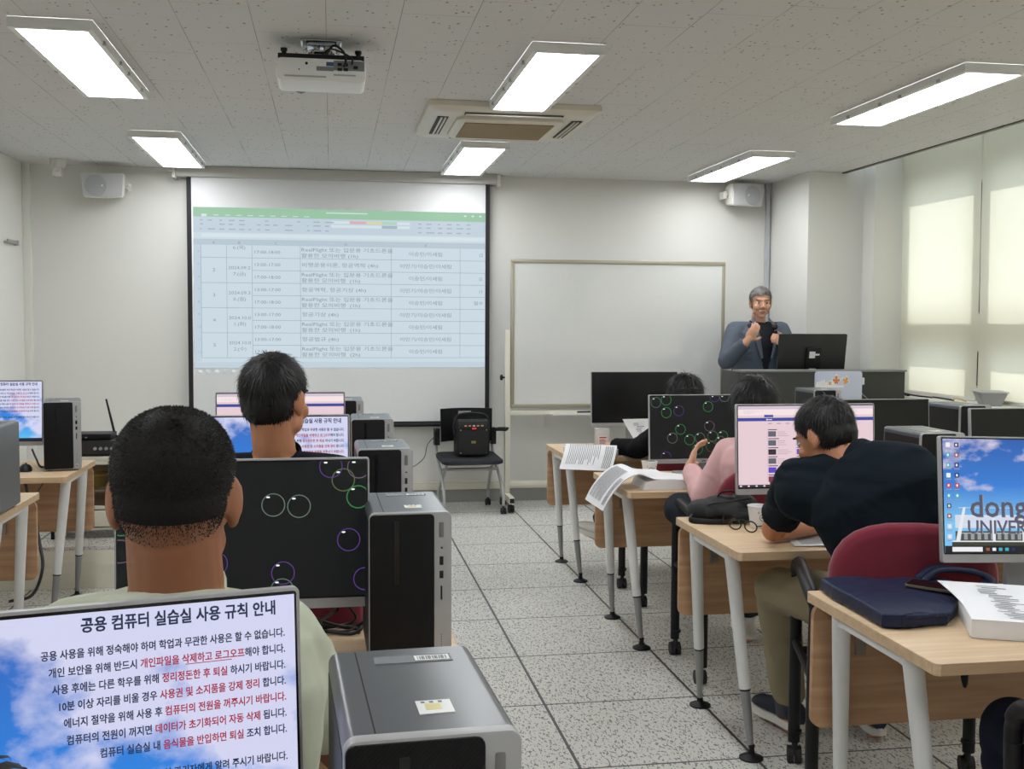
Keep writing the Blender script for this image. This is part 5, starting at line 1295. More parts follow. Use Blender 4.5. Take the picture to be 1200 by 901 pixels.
J = sit(-0.215, 1.585, 0, top=1.333, lean=-0.015, head_y=-0.015, kn=0.37)
J['hf'] = V((0.02, 1, -0.04)); J['shL'] += V((0.022, 0, -0.006)); J['shR'] += V((-0.022, 0, -0.018)); J['head'] += V((0, 0, -0.012)); J['mid'] = V((-0.215, 1.53, 0.82))
J['anL'] += V((0, -0.02, 0)); J['wrL'] += V((0, 0.10, 0)); J['wrR'] += V((0, 0.10, 0)); J['elL'] += V((0, 0.05, 0)); J['elR'] += V((0, 0.05, 0))
person('man with cropped black hair and a sage shirt seen from behind', J, P('skin_tan', rgb(158, 104, 74), 0.5, noise_amt=0.06, noise_scale=60), SHIRT_SAGE, TR_DARK, (SH_BLACK, SH_BLACK), ('buzz', M_hairb), 'short', 11, width=1.06, voxel=0.005, head_k=1.05, neck_r=0.066)
J = sit(-0.14, 2.90, 0.1, top=1.366, lean=-0.03, head_y=-0.01, kn=0.33); J['hf'] = V((0.45, 0.9, -0.06)); J['head'] += V((0.0, 0, 0))
J['wrL'] += V((0, 0.06, 0)); J['wrR'] += V((0, 0.06, 0))
person('dark haired man in navy turning his head before the projection screen', J, M_skin, SHIRT_NAVY, TR_DARK, (SH_BLACK, SH_BLACK), ('short', M_hair), 'short', 5)
# leaning man in the dark shirt
J = dict(pelvis=(1.69, 3.04, 0.585), mid=(1.64, 2.955, 0.83), neck=(1.555, 3.05, 1.05), head=(1.510, 3.14, 1.108), hf=(-0.38, 0.80, -0.42), hu=(-0.22, 0.36, 0.9),
         shL=(1.425, 3.15, 0.965), shR=(1.705, 2.975, 0.945), rp=V((0.95, -0.30, 0)), fwd=V((0.35, 0.93, 0)),
         elL=(1.460, 3.405, 0.765), wrL=(1.655, 3.475, 0.757), hdL=(1, 0.15, -0.05), hnL=(0, 0, -1), hsL=(0, 1, 0.1),
         elR=(1.90, 3.19, 0.79), wrR=(1.80, 3.43, 0.757), hdR=(-0.4, 1, -0.05), hnR=(0, 0, -1), hsR=(-1, 0, 0),
         knL=(1.50, 3.465, 0.545), anL=(1.60, 3.575, 0.10), toeL=(-0.22, 1, 0), knR=(1.86, 3.45, 0.545), anR=(1.88, 3.50, 0.10), toeR=(0.1, 1, 0))
person('man in a dark teal shirt and khaki trousers leaning over the right desk', J, M_skin, SHIRT_TEAL, TR_KHAKI, (SH_NAVY, SOLE_W), ('short', M_hair), 'short', 23, width=1.06, belly=0.02, collar_dz=-0.022, fold=0.006, extra=[((1.43, 3.12, 0.93), (1.60, 3.00, 0.90), 0.085, 0.11), ((1.50, 3.10, 0.99), (1.62, 2.98, 0.97), 0.07, 0.085)], socks=P('sock_grey', rgb(70, 72, 78), 0.9))
# person in pink
J = sit(1.755, 4.27, 0.0, top=1.222, lean=0.02, head_y=0.03, kn=0.38)
J.update(shL=V((1.635, 4.29, 0.905)), shR=V((1.90, 4.29, 0.905)), neck=V((1.76, 4.28, 0.975)), elL=V((1.555, 4.36, 0.72)), wrL=V((1.56, 4.56, 0.815)), hdL=V((0.35, 0.4, 0.8)), hnL=V((0.8, 0.3, -0.3)), hsL=V((0.2, 0.9, -0.4)),
         knL=V((1.50, 4.50, 0.645)), anL=V((1.80, 4.66, 0.52)), toeL=V((0.7, 0.5, -0.35)), hipL=V((1.68, 4.25, 0.58)), knR=V((1.86, 4.62, 0.53)), hf=V((0.05, 1, -0.12)), mid=V((1.755, 4.24, 0.78)))
person('person in a pink shirt with chin length black hair raising one hand', J, M_skinl, SHIRT_PINK, TR_GREY, (SH_WHITE, SOLE_W), ('bob', M_hair), 'long', 31, width=0.88)
# person in black
J = sit(1.875, 5.49, 0.0, top=1.172, lean=0.06, head_y=0.03, kn=0.37)
J.update(shL=V((1.72, 5.57, 0.845)), shR=V((2.03, 5.57, 0.845)), neck=V((1.875, 5.54, 0.91)), elL=V((1.66, 5.74, 0.765)), wrL=V((1.575, 5.93, 0.762)), hdL=V((0.2, 1, 0)), mid=V((1.875, 5.45, 0.75)), hf=V((0.0, 1, -0.25)),
         knL=V((1.68, 5.87, 0.56)), anL=V((1.55, 6.10, 0.27)), toeL=V((-0.5, 0.8, 0.15)), tipL=True, hipL=V((1.79, 5.46, 0.58)))
person('person in black with black hair sitting nearest the whiteboard', J, M_skinl, SHIRT_BLACK, TR_DARK, (SH_WHITE, SOLE_W), ('bob', M_hair), 'long', 41, width=0.9)
J = sit(1.66, 1.795, 0.0, top=1.30, kn=0.40)
J.update(elL=V((1.44, 1.74, 0.77)), elR=V((1.88, 1.74, 0.77)), wrL=V((1.56, 1.98, 0.64)), wrR=V((1.77, 1.98, 0.64)))
person('person in navy trousers at the bottom right corner, only a knee in view', J, M_skin, SHIRT_NAVY, TR_NAVY, (SH_BLACK, SH_BLACK), ('short', M_hair), 'short', 51)
J = sit(-0.205, 0.36, 0.0, top=1.281, kn=0.38, lean=0.05, head_y=0.06)
person('person seated in the bottom left corner, only the hair in view', J, M_skin, SHIRT_NAVY, TR_DARK, (SH_BLACK, SH_BLACK), ('combed', M_hairb), 'short', 61)
task_chair((-0.195, 0.37, 0), 0, 'maroon chair at the bottom left corner below the notice screen')
# lecturer
J = dict(pelvis=(3.26, 7.99, 0.96), mid=(3.26, 7.985, 1.19), neck=(3.26, 7.98, 1.465), head=(3.265, 7.945, 1.62), hf=(-0.18, -1, -0.08), hu=(0, 0, 1), shL=(3.445, 7.975, 1.395), shR=(3.075, 7.975, 1.395), rp=V((-1, 0, 0)), fwd=V((0, -1, 0)),
         elR=(2.955, 7.82, 1.175), wrR=(3.055, 7.665, 1.335), hdR=(0.45, -0.10, 0.75), hnR=(0.35, 0.9, -0.1), hsR=(0.75, 0, -0.45), elL=(3.50, 7.85, 1.14), wrL=(3.365, 7.685, 1.315), hdL=(-0.85, 0.05, 0.35), hnL=(0.0, 1, 0.1), hsL=(0.3, 0.1, 0.9),
         hkL=dict(curl=(0.9, 1.2, 0.9), thumb=(0.75, 0.45, 0.6)), hkR=dict(curl=(0.35, 0.5, 0.4)),
         knL=(3.36, 7.97, 0.50), knR=(3.16, 7.97, 0.50), anL=(3.37, 7.99, 0.095), anR=(3.15, 7.99, 0.095), toeL=(0.15, -1, 0), toeR=(-0.15, -1, 0))
BLAZER = P('blazer_grey', rgb(84, 92, 104), 0.9, noise_amt=0.12, noise_scale=260, bump=0.15, bump_scale=700)
body, T, MH = person('grey haired lecturer in a grey blazer speaking into a microphone', J, M_skinl, P('shirt_ink', rgb(24, 26, 34), 0.85), TR_DARK, (SH_BLACK, SH_BLACK), ('combed', M_hairg), 'none', 71, voxel=0.005)
b = B(); torso(b, J, 0.034, t0=-0.10, t1=0.93)
for S in 'LR':
    cap(b, J['neck'] - V((0, -0.01, 0.05)), J['sh' + S] + V((0, 0.0, 0.008)), 0.058, 0.070)
    cap(b, J['sh' + S], J['el' + S], 0.074, 0.066); cap(b, J['el' + S], J['el' + S].lerp(J['wr' + S], 0.88), 0.064, 0.047, ec=False)
m2 = voxel_mesh(b.bm, 0.008); taubin(m2, 7); wrinkle(m2, 0.004, 9); m2.transform(T)
bm = bmesh.new(); bm.from_mesh(m2)
def opening(z):
    if z > 1.40: return 0.082
    if z > 1.12: return 0.022 + 0.06 * (z - 1.12) / 0.28
    return 0.02
dead = []
for f in bm.faces:
    c = f.calc_center_median()
    if f.normal.y < -0.1 and abs(c.x - 0.012) < opening(c.z) and c.y < -0.02 and c.z < 1.52: dead.append(f)
bmesh.ops.delete(bm, geom=dead, context='FACES'); bm.to_mesh(m2); bm.free()
link('blazer', m2, BLAZER, body, 180)
b = B()
for s in (-1, 1):
    rows = []
    for z, xi, xo, y in ((1.505, 0.050, 0.074, -0.040), (1.465, 0.062, 0.094, -0.098), (1.41, 0.062, 0.112, -0.150), (1.32, 0.050, 0.090, -0.172), (1.20, 0.030, 0.048, -0.172)):
        rows.append([V((s * xi + 0.012, y - 0.004, z)), V((s * (xi + xo) / 2 + 0.012, y - 0.012, z - 0.004)), V((s * xo + 0.012, y - 0.002, z - 0.01)), V((s * (xi + xo) / 2 + 0.012, y + 0.006, z))])
    b.grid(rows, close_u=True, cap=True)
b.done('lapels', P('blazer_lapel', rgb(90, 98, 110), 0.9, noise_amt=0.12, noise_scale=260), body, smooth=40)
b = B()
e = J['el' + 'R'].lerp(J['wrR'], 0.88)
for k in range(3): b.ell(T @ (J['elR'].lerp(J['wrR'], 0.60 + 0.09 * k) + V((0.035, -0.038, -0.02))), (0.006, 0.005, 0.006), nu=10, nv=6)
b.done('cuff_buttons', M_black, body, smooth=180)
t = thing('microphone', 'black handheld microphone in the lecturer hand', 'microphone', (3.30, 7.70, 1.30), 0)
b = B(); b.tube([(0.012, 0.005, -0.03), (0.0, 0.008, 0.05), (-0.008, 0.012, 0.105)], 0.011, 16, radii=[0.010, 0.0125, 0.014]); b.done('handle_tube', M_black, t)
b = B(); b.ell((-0.012, 0.015, 0.135), (0.023, 0.023, 0.026)); b.done('mesh_head', P('mic_mesh', rgb(44, 44, 46), 0.45, metal=0.5, bump=0.4, bump_scale=900), t, smooth=180)
# ================================================================== things on and around the desks
def ribbon(b, path, side, n=8, thick=0.0012, mat=0, up=(0, -0.05, 1)):
    side = V(side); P_ = smooth_path(path, 6); rows = []
    for i, p in enumerate(P_):
        tg = (P_[min(i + 1, len(P_) - 1)] - P_[max(i - 1, 0)]).normalized(); nn = tg.cross(side).normalized()
        nn = nn if nn.dot(V(up)) > 0 else -nn
        a = [p + side * s for s in np.linspace(0, 1, n)]
        rows.append(a + [q - nn * thick for q in reversed(a)])
    b.grid(rows, mat, close_u=True, cap=True)
    return P_

# open book hanging off the left end of the third desk
t = thing('open_book', 'thick open book whose pages hang over the desk end beside a paper cup', 'book', (1.40, 4.70, DZ), 0)
o_ = V((-1.40, -4.70, -DZ))
b = B(); b.prism([(-0.045, 0.0), (0.215, 0.0), (0.222, 0.03), (0.10, 0.042), (0.02, 0.046), (-0.03, 0.035)], -0.135, 0.10, 'XZ', M=Matrix.Rotation(R(-3), 4, 'Z')); b.done('page_block', M_paper, t, bevel=0.001)
b = B(); path = [V(p) + o_ for p in ((1.50, 4.57, 0.7665), (1.40, 4.565, 0.772), (1.33, 4.565, 0.795), (1.26, 4.565, 0.765), (1.20, 4.56, 0.70), (1.165, 4.56, 0.635))]
pp = ribbon(b, path, (-0.02, 0.25, 0.012), thick=0.004); hp = b.done('hanging_pages', M_paper, t, smooth=60)
b = B(); printed(b, pp, (-0.02, 0.25, 0.012), 0.48, 0.93, 0.28, 0.92, 22, (0, 0, 1), 0, 3); b.done('print', M_ink, hp, smooth=0)
b = B(); printed(b, pp, (-0.02, 0.25, 0.012), 0.60, 0.95, 0.05, 0.20, 7, (0, 0, 1), 0, 4); b.done('picture_strip', M_inkd, hp, smooth=0)
b = B(); ribbon(b, [V(p) + o_ for p in ((1.335, 4.57, 0.794), (1.38, 4.568, 0.776), (1.42, 4.565, 0.7695), (1.50, 4.565, 0.7665), (1.615, 4.56, 0.7545))], (-0.012, 0.24, 0.002), thick=0.002); b.done('right_page', M_paper, t, smooth=60)

# open book on the fourth desk, pages over the near edge
t = thing('open_book', 'open book bending over the desk edge nearest the whiteboard', 'book', (1.42, 5.94, DZ), 0)
o_ = V((-1.42, -5.94, -DZ))
b = B(); b.prism([(-0.13, 0.0), (0.10, 0.0), (0.10, 0.030), (-0.13, 0.036)], -0.115, 0.15, 'YZ'); b.done('page_block', M_paper, t, bevel=0.001)
b = B(); side = (0.27, -0.085, -0.005); path = [V(p) + o_ for p in ((1.305, 6.07, 0.757), (1.30, 5.96, 0.768), (1.285, 5.87, 0.783), (1.262, 5.795, 0.755), (1.235, 5.745, 0.705), (1.215, 5.715, 0.665))]
pp = ribbon(b, path, side, thick=0.004); hp = b.done('hanging_pages', M_paper, t, smooth=60)
b = B(); printed(b, pp, side, 0.46, 0.92, 0.08, 0.70, 18, (0, 0, 1), 0, 5); b.done('print', M_ink, hp, smooth=0)
b = B(); printed(b, pp, side, 0.55, 0.97, 0.78, 0.95, 6, (0, 0, 1), 0, 6); b.done('picture_strip', M_inkd, hp, smooth=0)

# sheet held up near the person in black
t = thing('printed_sheet', 'printed sheet standing up in front of the off monitor', 'paper', (1.72, 6.0, DZ), 0)
b = B(); path = [(0.00, -0.06, 0.012), (-0.012, -0.02, 0.07), (-0.045, 0.0, 0.13), (-0.075, 0.005, 0.185)]; side = (0.185, 0.02, 0.0)
pp = ribbon(b, path, side, thick=0.0008, up=(0, -1, 0.3)); sh = b.done('sheet', M_paper, t, smooth=60)
b = B(); printed(b, pp, side, 0.1, 0.9, 0.1, 0.9, 3, (0, -1, 0.3), 0, 8)
b = B()
for i in range(16):
    u0 = 0.1 + i * 0.05; printed(b, pp, side, u0, u0 + 0.018, 0.10, 0.55 + 0.35 * random.random(), 1, (0, -1, 0.3), 0, 9 + i)
b.done('print', M_ink, sh, smooth=0)
t = thing('card_box', 'small clear plastic box with a printed label in front of the off monitor', 'box', (1.575, 6.20, DZ), R(-5))
M_clear = P('clear_plastic', rgb(196, 196, 194), 0.2); b = B(); b.prism(rrect(-0.040, -0.03, 0.040, 0.03, 0.006, 3), 0.0005, 0.115); b.done('box', M_clear, t, bevel=0.002)
b = B(); b.box((-0.028, -0.0312, 0.02), (0.030, -0.030, 0.075)); b.box((-0.02, -0.0318, 0.06), (0.022, -0.0310, 0.066), 1)
for i in range(4): b.box((-0.02, -0.0318, 0.028 + i * 0.007), (0.012 + 0.004 * (i % 3), -0.0310, 0.031 + i * 0.007), 1)
b.done('label_print', [P('label_pink', rgb(216, 200, 194), 0.6), M_inkr], t, smooth=0)
mk_glasses((1.66, 6.13, DZ), R(170), 'black glasses lying in front of the off monitor')
mk_glasses((1.432, 3.610, DZ), R(-58), 'black glasses lying on the wooden desk beside the black bag')
paper_cup((1.490, 4.945, DZ), 'white paper cup by the green bubble monitor', R(10))
paper_cup((1.515, 3.675, DZ), 'white paper cup with a drawing beside the black bag', R(25))
t = thing('phone_case', 'small grey case by the forearm of the man in the dark shirt', 'case', (1.545, 3.57, DZ), R(-15))
b = B(); b.prism(rrect(-0.035, -0.07, 0.035, 0.07, 0.008, 4), 0.0005, 0.022); b.done('body', P('case_grey', rgb(96, 98, 102), 0.45), t, bevel=0.004)
b = B(); b.prism(rrect(-0.028, -0.06, 0.028, 0.06, 0.006, 4), 0.0218, 0.0228); b.done('lid', P('case_grey_lid', rgb(116, 118, 122), 0.4), t, smooth=0)
t = thing('handout_sheet', 'white printed sheet under the arm of the man in the dark shirt', 'paper', (1.62, 3.40, DZ), R(-12))
b = B(); pp = ribbon(b, [(-0.10, -0.09, 0.0016), (0.0, -0.09, 0.006), (0.10, -0.095, 0.010), (0.17, -0.10, 0.0016)], (0, 0.20, 0), thick=0.0008); sh = b.done('sheet', M_paper, t, smooth=60)
b = B(); printed(b, pp, (0, 0.20, 0), 0.1, 0.9, 0.1, 0.9, 12, (0, 0, 1), 0, 2); b.done('print', M_ink, sh, smooth=0)
t = thing('note_card', 'small white card on the desk by the green bubble monitor', 'paper', (1.66, 4.66, DZ), R(25))
b = B(); b.box((-0.045, -0.03, 0.0004), (0.045, 0.03, 0.0012)); sh = b.done('card', M_paper, t, smooth=0)
b = B(); [b.box((-0.035, -0.02 + i * 0.01, 0.0012), (0.03, -0.017 + i * 0.01, 0.0015)) for i in range(4)]; b.done('print', M_ink, sh, smooth=0)
t = thing('blank_sheet', 'white sheet on the desk beneath the big bubble screen', 'paper', (-0.02, 2.24, DZ), R(8))
b = B(); b.box((-0.09, -0.12, 0.0004), (0.075, 0.12, 0.0014)); sh = b.done('sheet', M_paper, t, smooth=0)
b = B(); [b.box((-0.075, -0.10 + i * 0.02, 0.0014), (0.06, -0.095 + i * 0.02, 0.0017)) for i in range(10)]; b.done('print', M_ink, sh, smooth=0)

# soft bags
def soft(name, prims, mat, par, voxel=0.006, it=6, wr=0.004, seed=1):
    b = B()
    for c, r, rot in prims: b.ell(V(c), r, M=Matrix.Rotation(rot, 4, 'Z'))
    me = voxel_mesh(b.bm, voxel); taubin(me, it); wrinkle(me, wr, seed)
    n = len(me.vertices)
    for v in me.vertices:
        if v.co.z < 0.001: v.co.z = 0.001
    return link(name, me, mat, par, 180)
M_bag = P('bag_black', rgb(17, 17, 19), 0.7, noise_amt=0.2, noise_scale=500, bump=0.3, bump_scale=900)
t = thing('backpack', 'black backpack lying on the desk beside a paper cup and glasses', 'backpack', (1.432, 3.835, DZ), R(-6)); t.scale = (0.66, 0.95, 1)
soft('body', [((-0.09, 0.0, 0.035), (0.10, 0.085, 0.042), 0), ((0.02, 0.01, 0.04), (0.13, 0.095, 0.052), 0), ((0.13, 0.01, 0.045), (0.085, 0.09, 0.055), 0), ((0.05, -0.03, 0.035), (0.12, 0.075, 0.040), 0)], M_bag, t, seed=3)
soft('front_pocket', [((0.06, -0.075, 0.024), (0.085, 0.035, 0.026), 0)], M_bag, t, seed=8)
b = B(); b.tube(smooth_path([(-0.17, -0.02, 0.03), (-0.08, -0.065, 0.07), (0.03, -0.075, 0.082), (0.15, -0.06, 0.09)], 6), 0.004, 8); b.done('zip', M_rubber, t, smooth=180)
b = B(); b.tube(smooth_path([(-0.02, 0.0, 0.086), (0.0, -0.02, 0.108), (0.05, -0.03, 0.112), (0.09, -0.01, 0.098)], 6), 0.008, 8, sq=0.5); b.tube(smooth_path([(-0.17, -0.03, 0.03), (-0.19, -0.06, 0.012), (-0.12, -0.09, 0.010), (-0.02, -0.095, 0.010), (0.02, -0.105, 0.014)], 6), 0.011, 8, sq=0.4); b.done('strap', M_black, t, smooth=180)
b = B(); b.box((-0.03, -0.109, 0.004), (0.03, -0.100, 0.034)); b.done('buckle', M_blackg, t, bevel=0.003)

M_navy = P('bag_navy', rgb(24, 33, 62), 0.5, noise_amt=0.1, noise_scale=300, bump=0.1, bump_scale=500, spec=0.3)
t = thing('tote_bag', 'flat navy fabric bag on the right desk under a phone', 'bag', (1.475, 2.565, DZ), 0)
poly = [(-0.155, 0.19), (-0.165, 0.10), (-0.165, -0.05), (-0.17, -0.175), (-0.13, -0.195), (0.0, -0.175), (0.06, -0.11), (0.13, -0.02), (0.20, 0.06), (0.20, 0.17), (0.08, 0.19)]
b = B(); b.prism(poly, 0.004, 0.030); me = voxel_mesh(b.bm, 0.005); taubin(me, 6); wrinkle(me, 0.0028, 14)
for v in me.vertices:
    v.co.z += 0.010 * math.exp(-((v.co.x + 0.1) / 0.10) ** 2) * max(0, v.co.z) / 0.03; v.co.z = max(v.co.z, 0.001)
link('body', me, M_navy, t, 180)
b = B(); b.prism([(-0.155, -0.178), (-0.10, -0.198), (0.005, -0.182), (0.055, -0.12), (-0.02, -0.10), (-0.12, -0.12)], 0.026, 0.036); me = voxel_mesh(b.bm, 0.004); taubin(me, 5); wrinkle(me, 0.002, 4); link('folded_flap', me, M_navy, t, 180)
b = B()
for k in range(2): b.tube(smooth_path([(0.12, 0.17 - 0.03 * k, 0.03), (0.18, 0.19 - 0.03 * k, 0.055), (0.27, 0.185 - 0.03 * k, 0.05), (0.31, 0.15 - 0.03 * k, 0.035), (0.27, 0.11 - 0.03 * k, 0.018), (0.18, 0.10 - 0.03 * k, 0.026)], 7), 0.010, 10, sq=0.45)
b.done('handle_loop', M_navy, t, smooth=180)
t = thing('smartphone', 'black smartphone lying on the navy bag', 'phone', (1.575, 2.605, DZ + 0.0365), R(42))
b = B(); b.prism(rrect(-0.036, -0.075, 0.036, 0.075, 0.010, 5), 0.0, 0.0075); b.done('body', P('phone_case', rgb(110, 100, 84), 0.35, metal=0.3), t, bevel=0.002)
b = B(); b.prism(rrect(-0.033, -0.072, 0.033, 0.072, 0.008, 5), 0.0075, 0.0082); b.done('screen', M_blackg, t, smooth=0)
t = thing('textbook', 'thick textbook with a curling top page on the right desk edge', 'book', (1.635, 2.33, DZ), R(-24))
b = B(); b.box((-0.13, -0.105, 0.0005), (0.13, 0.105, 0.044)); b.done('page_block', M_paper, t, bevel=0.001)
b = B(); side = (0.26, 0.0, 0.0); pp = ribbon(b, [(-0.13, -0.107, 0.0455), (-0.13, 0.0, 0.047), (-0.14, 0.09, 0.052), (-0.16, 0.155, 0.062), (-0.17, 0.19, 0.066)], side, thick=0.0014); sh = b.done('top_page', M_paper, t, smooth=60)
b = B()
for i in range(22):
    u = 0.08 + i * 0.039; printed(b, pp, side, u, u + 0.014, 0.12, 0.55 + 0.35 * random.random(), 1, (0, 0, 1), 0, 30 + i)
b.done('print', M_ink, sh, smooth=0)

# ------------------------------------------------------------------ equipment on the platform
t = thing('equipment_cabinet', 'low cream cabinet with glass doors on the platform', 'cabinet', (-1.20, 6.52, 0.2325), 0)
b = B()
for q in (((-0.36, -0.20, 0.05), (-0.345, 0.20, 0.45)), ((0.345, -0.20, 0.05), (0.36, 0.20, 0.45)), ((-0.36, -0.20, 0.44), (0.36, 0.20, 0.46)), ((-0.36, -0.20, 0.05), (0.36, 0.20, 0.065)), ((-0.345, 0.19, 0.06), (0.345, 0.20, 0.44)), ((-0.345, -0.17, 0.26), (0.345, 0.19, 0.272))): b.box(*q)
b.done('body', M_cream, t, bevel=0.002)
for s in (-1, 1):
    b = B(); x0_, x1_ = (-0.345, -0.003) if s < 0 else (0.003, 0.345)
    b.box((x0_, -0.215, 0.17), (x1_, -0.201, 0.19)); b.box((x0_, -0.215, 0.42), (x1_, -0.201, 0.438)); b.box((x0_, -0.215, 0.19), (x0_ + 0.02, -0.201, 0.42)); b.box((x1_ - 0.02, -0.215, 0.19), (x1_, -0.201, 0.42)); d_ = b.done('door', M_cream, t, bevel=0.001)
    b = B(); b.box((x0_ + 0.02, -0.210, 0.19), (x1_ - 0.02, -0.206, 0.42)); b.done('glass', M_glass, d_, smooth=0)
    b = B(); b.box((x0_ + 0.002, -0.215, 0.072), (x1_ - 0.002, -0.201, 0.163)); b.done('drawer', M_cream, t, bevel=0.002)
b = B()
for x in (-0.34, 0.34):
    for y in (-0.18, 0.18): b.cyl((x, y, 0.0005), (x, y, 0.05), 0.01)
b.done('foot', M_black, t)
t = thing('storage_bin', 'yellow basket inside the glass cabinet', 'basket', (-1.33, 6.50, 0.5045), 0)
b = B(); b.lathe([(0.045, 0.0), (0.075, 0.07), (0.078, 0.072), (0.072, 0.072), (0.043, 0.006)], 24); b.done('basket', P('basket_yellow', rgb(190, 166, 84), 0.5), t)
b = B(); b.lathe([(0.077, 0.066), (0.082, 0.070), (0.077, 0.076)], 24, cap=False); b.done('rim', P('basket_rim', rgb(206, 186, 110), 0.5), t)
t = thing('folder', 'blue folder lying inside the glass cabinet', 'folder', (-1.10, 6.50, 0.5045), R(4))
b = B(); b.box((-0.12, -0.10, 0.0), (0.12, 0.10, 0.035)); b.done('cover', P('folder_blue', rgb(54, 70, 120), 0.5), t, bevel=0.003)
b = B(); b.box((-0.117, -0.1006, 0.006), (0.117, -0.098, 0.029)); b.done('sheets', M_paper, t, smooth=0)
t = thing('amplifier', 'black rack amplifier stacked on the glass cabinet', 'amplifier', (-1.33, 6.50, 0.6925), 0)
b = B(); b.box((-0.21, -0.14, 0.008), (0.17, 0.14, 0.085)); b.done('chassis', M_black, t, bevel=0.003)
b = B(); b.box((-0.20, -0.143, 0.014), (0.16, -0.139, 0.080)); fp = b.done('front_panel', P('amp_front', rgb(46, 48, 52), 0.4), t, smooth=0)
b = B(); [b.cyl((0.02 + i * 0.03, -0.155, 0.045), (0.02 + i * 0.03, -0.142, 0.045), 0.009, n=12) for i in range(4)]; b.done('knob', M_silver, fp)
b = B(); [b.cyl((x, y, 0.0005), (x, y, 0.01), 0.012, n=10) for x in (-0.18, 0.14) for y in (-0.11, 0.11)]; b.done('foot', M_rubber, t)
t = thing('wireless_router', 'black router with a tall antenna on top of the amplifier', 'router', (-1.375, 6.50, 0.7785), 0)
b = B(); b.box((-0.16, -0.09, 0.0), (0.14, 0.09, 0.036)); b.done('body', M_black, t, bevel=0.006)
b = B(); [b.box((-0.12 + i * 0.03, -0.0915, 0.014), (-0.108 + i * 0.03, -0.0895, 0.02)) for i in range(5)]; b.done('status_lights', P('led_grey', rgb(150, 156, 160), 0.4), t, smooth=0)
b = B(); b.tube([(0.135, 0.05, 0.02), (0.12, 0.05, 0.09), (0.09, 0.05, 0.225)], 0.006, 10, radii=[0.007, 0.007, 0.005]); b.tube([(0.155, 0.0, 0.02), (0.165, 0.0, -0.05), (0.17, 0.0, -0.07)], 0.006, 8); b.done('antenna', M_black, t)
t = thing('media_player', 'thin black player in the open base of the glass cabinet row', 'player', (-0.98, 6.48, 0.6925), 0)
b = B(); b.box((-0.12, -0.12, 0.006), (0.12, 0.12, 0.06)); b.done('chassis', M_black, t, bevel=0.003)
b = B(); b.box((-0.11, -0.1225, 0.02), (0.06, -0.1195, 0.035)); b.done('disc_tray', M_dark, t, smooth=0)
cable([(-1.17, 6.52, 0.74), (-1.10, 6.56, 0.78), (-1.0, 6.6, 0.74), (-0.9, 6.6, 0.70)], 'thin cable draped behind the router and antenna', 0.003)

# ------------------------------------------------------------------ folding chair with the portable speaker, by the wall
M_uph = P('upholstery_slate', rgb(30, 32, 40), 0.75, noise_amt=0.06, noise_scale=300)
t = thing('nesting_chair', 'dark nesting chair with a silver frame under the projection screen', 'chair', (1.045, 8.28, 0), R(4))
b = B(); rows = []
for z, k in ((0.400, 0.93), (0.408, 1.0), (0.430, 1.0), (0.440, 0.95)): rows.append([V((x * k, y * k, z - 0.02 * (1 if y < -0.15 else 0))) for x, y in rrect(-0.235, -0.22, 0.235, 0.20, 0.06, 5)])
b.grid(rows, close_u=True, cap=True); b.done('seat', M_uph, t, smooth=50)
b = B(); b.grid([[V((x * (0.205 - 0.02 * (0.78 - z)), 0.17 + 0.09 * x * x * -1 + 0.04 * (z - 0.5) + d, z)) for d, xs in ((0, np.linspace(-1, 1, 13)), (0.022, np.linspace(1, -1, 13))) for x in xs] for z in np.linspace(0.53, 0.785, 10)], close_u=True, cap=True); bk = b.done('backrest', M_black, t, smooth=50)
b = B(); b.box((-0.05, 0.166, 0.742), (0.05, 0.174, 0.762)); b.done('grip', M_silver, bk, smooth=0)
for s in (-1, 1):
    b = B(); b.tube(smooth_path([(s * 0.215, 0.19, 0.62), (s * 0.225, 0.17, 0.47), (s * 0.225, 0.10, 0.39), (s * 0.225, -0.08, 0.28), (s * 0.228, -0.20, 0.16), (s * 0.228, -0.215, 0.065)], 6), 0.012, 10); lg = b.done('leg', M_silver, t)
    b = B(); [b.cyl((s * 0.228 + d - 0.007, -0.215, 0.026), (s * 0.228 + d + 0.007, -0.215, 0.026), 0.0255, n=16) for d in (-0.012, 0.012)]; b.cyl((s * 0.228, -0.215, 0.03), (s * 0.228, -0.215, 0.07), 0.009); b.done('caster', M_rubber, lg)
    b = B(); b.tube(smooth_path([(s * 0.19, -0.14, 0.40), (s * 0.18, -0.02, 0.34), (s * 0.19, 0.12, 0.22), (s * 0.20, 0.21, 0.13), (s * 0.20, 0.215, 0.065)], 6), 0.012, 10); lg = b.done('leg', M_silver, t)
    b = B(); [b.cyl((s * 0.20 + d - 0.007, 0.215, 0.026), (s * 0.20 + d + 0.007, 0.215, 0.026), 0.0255, n=16) for d in (-0.012, 0.012)]; b.cyl((s * 0.20, 0.215, 0.03), (s * 0.20, 0.215, 0.07), 0.009); b.done('caster', M_rubber, lg)
    b = B(); b.box((s * 0.225 - 0.02, 0.12, 0.50), (s * 0.225 + 0.02, 0.19, 0.63)); b.tube(smooth_path([(s * 0.235, 0.16, 0.61), (s * 0.25, 0.06, 0.625), (s * 0.27, -0.06, 0.635), (s * 0.275, -0.12, 0.64)], 5), 0.02, 10, sq=0.5); b.done('armrest', M_black, t, bevel=0.0)
b = B(); b.cyl((-0.225, -0.02, 0.325), (0.225, -0.02, 0.325), 0.012); b.done('crossbar', M_silver, t)
t = thing('portable_speaker', 'black portable speaker box standing on the nesting chair', 'speaker', (1.065, 8.27, 0.4415), R(3))
b = B(); b.prism(rrect(-0.125, 0.0, 0.125, 0.215, 0.02, 4), -0.09, 0.09, 'XZ'); b.done('cabinet', M_black, t, bevel=0.004)
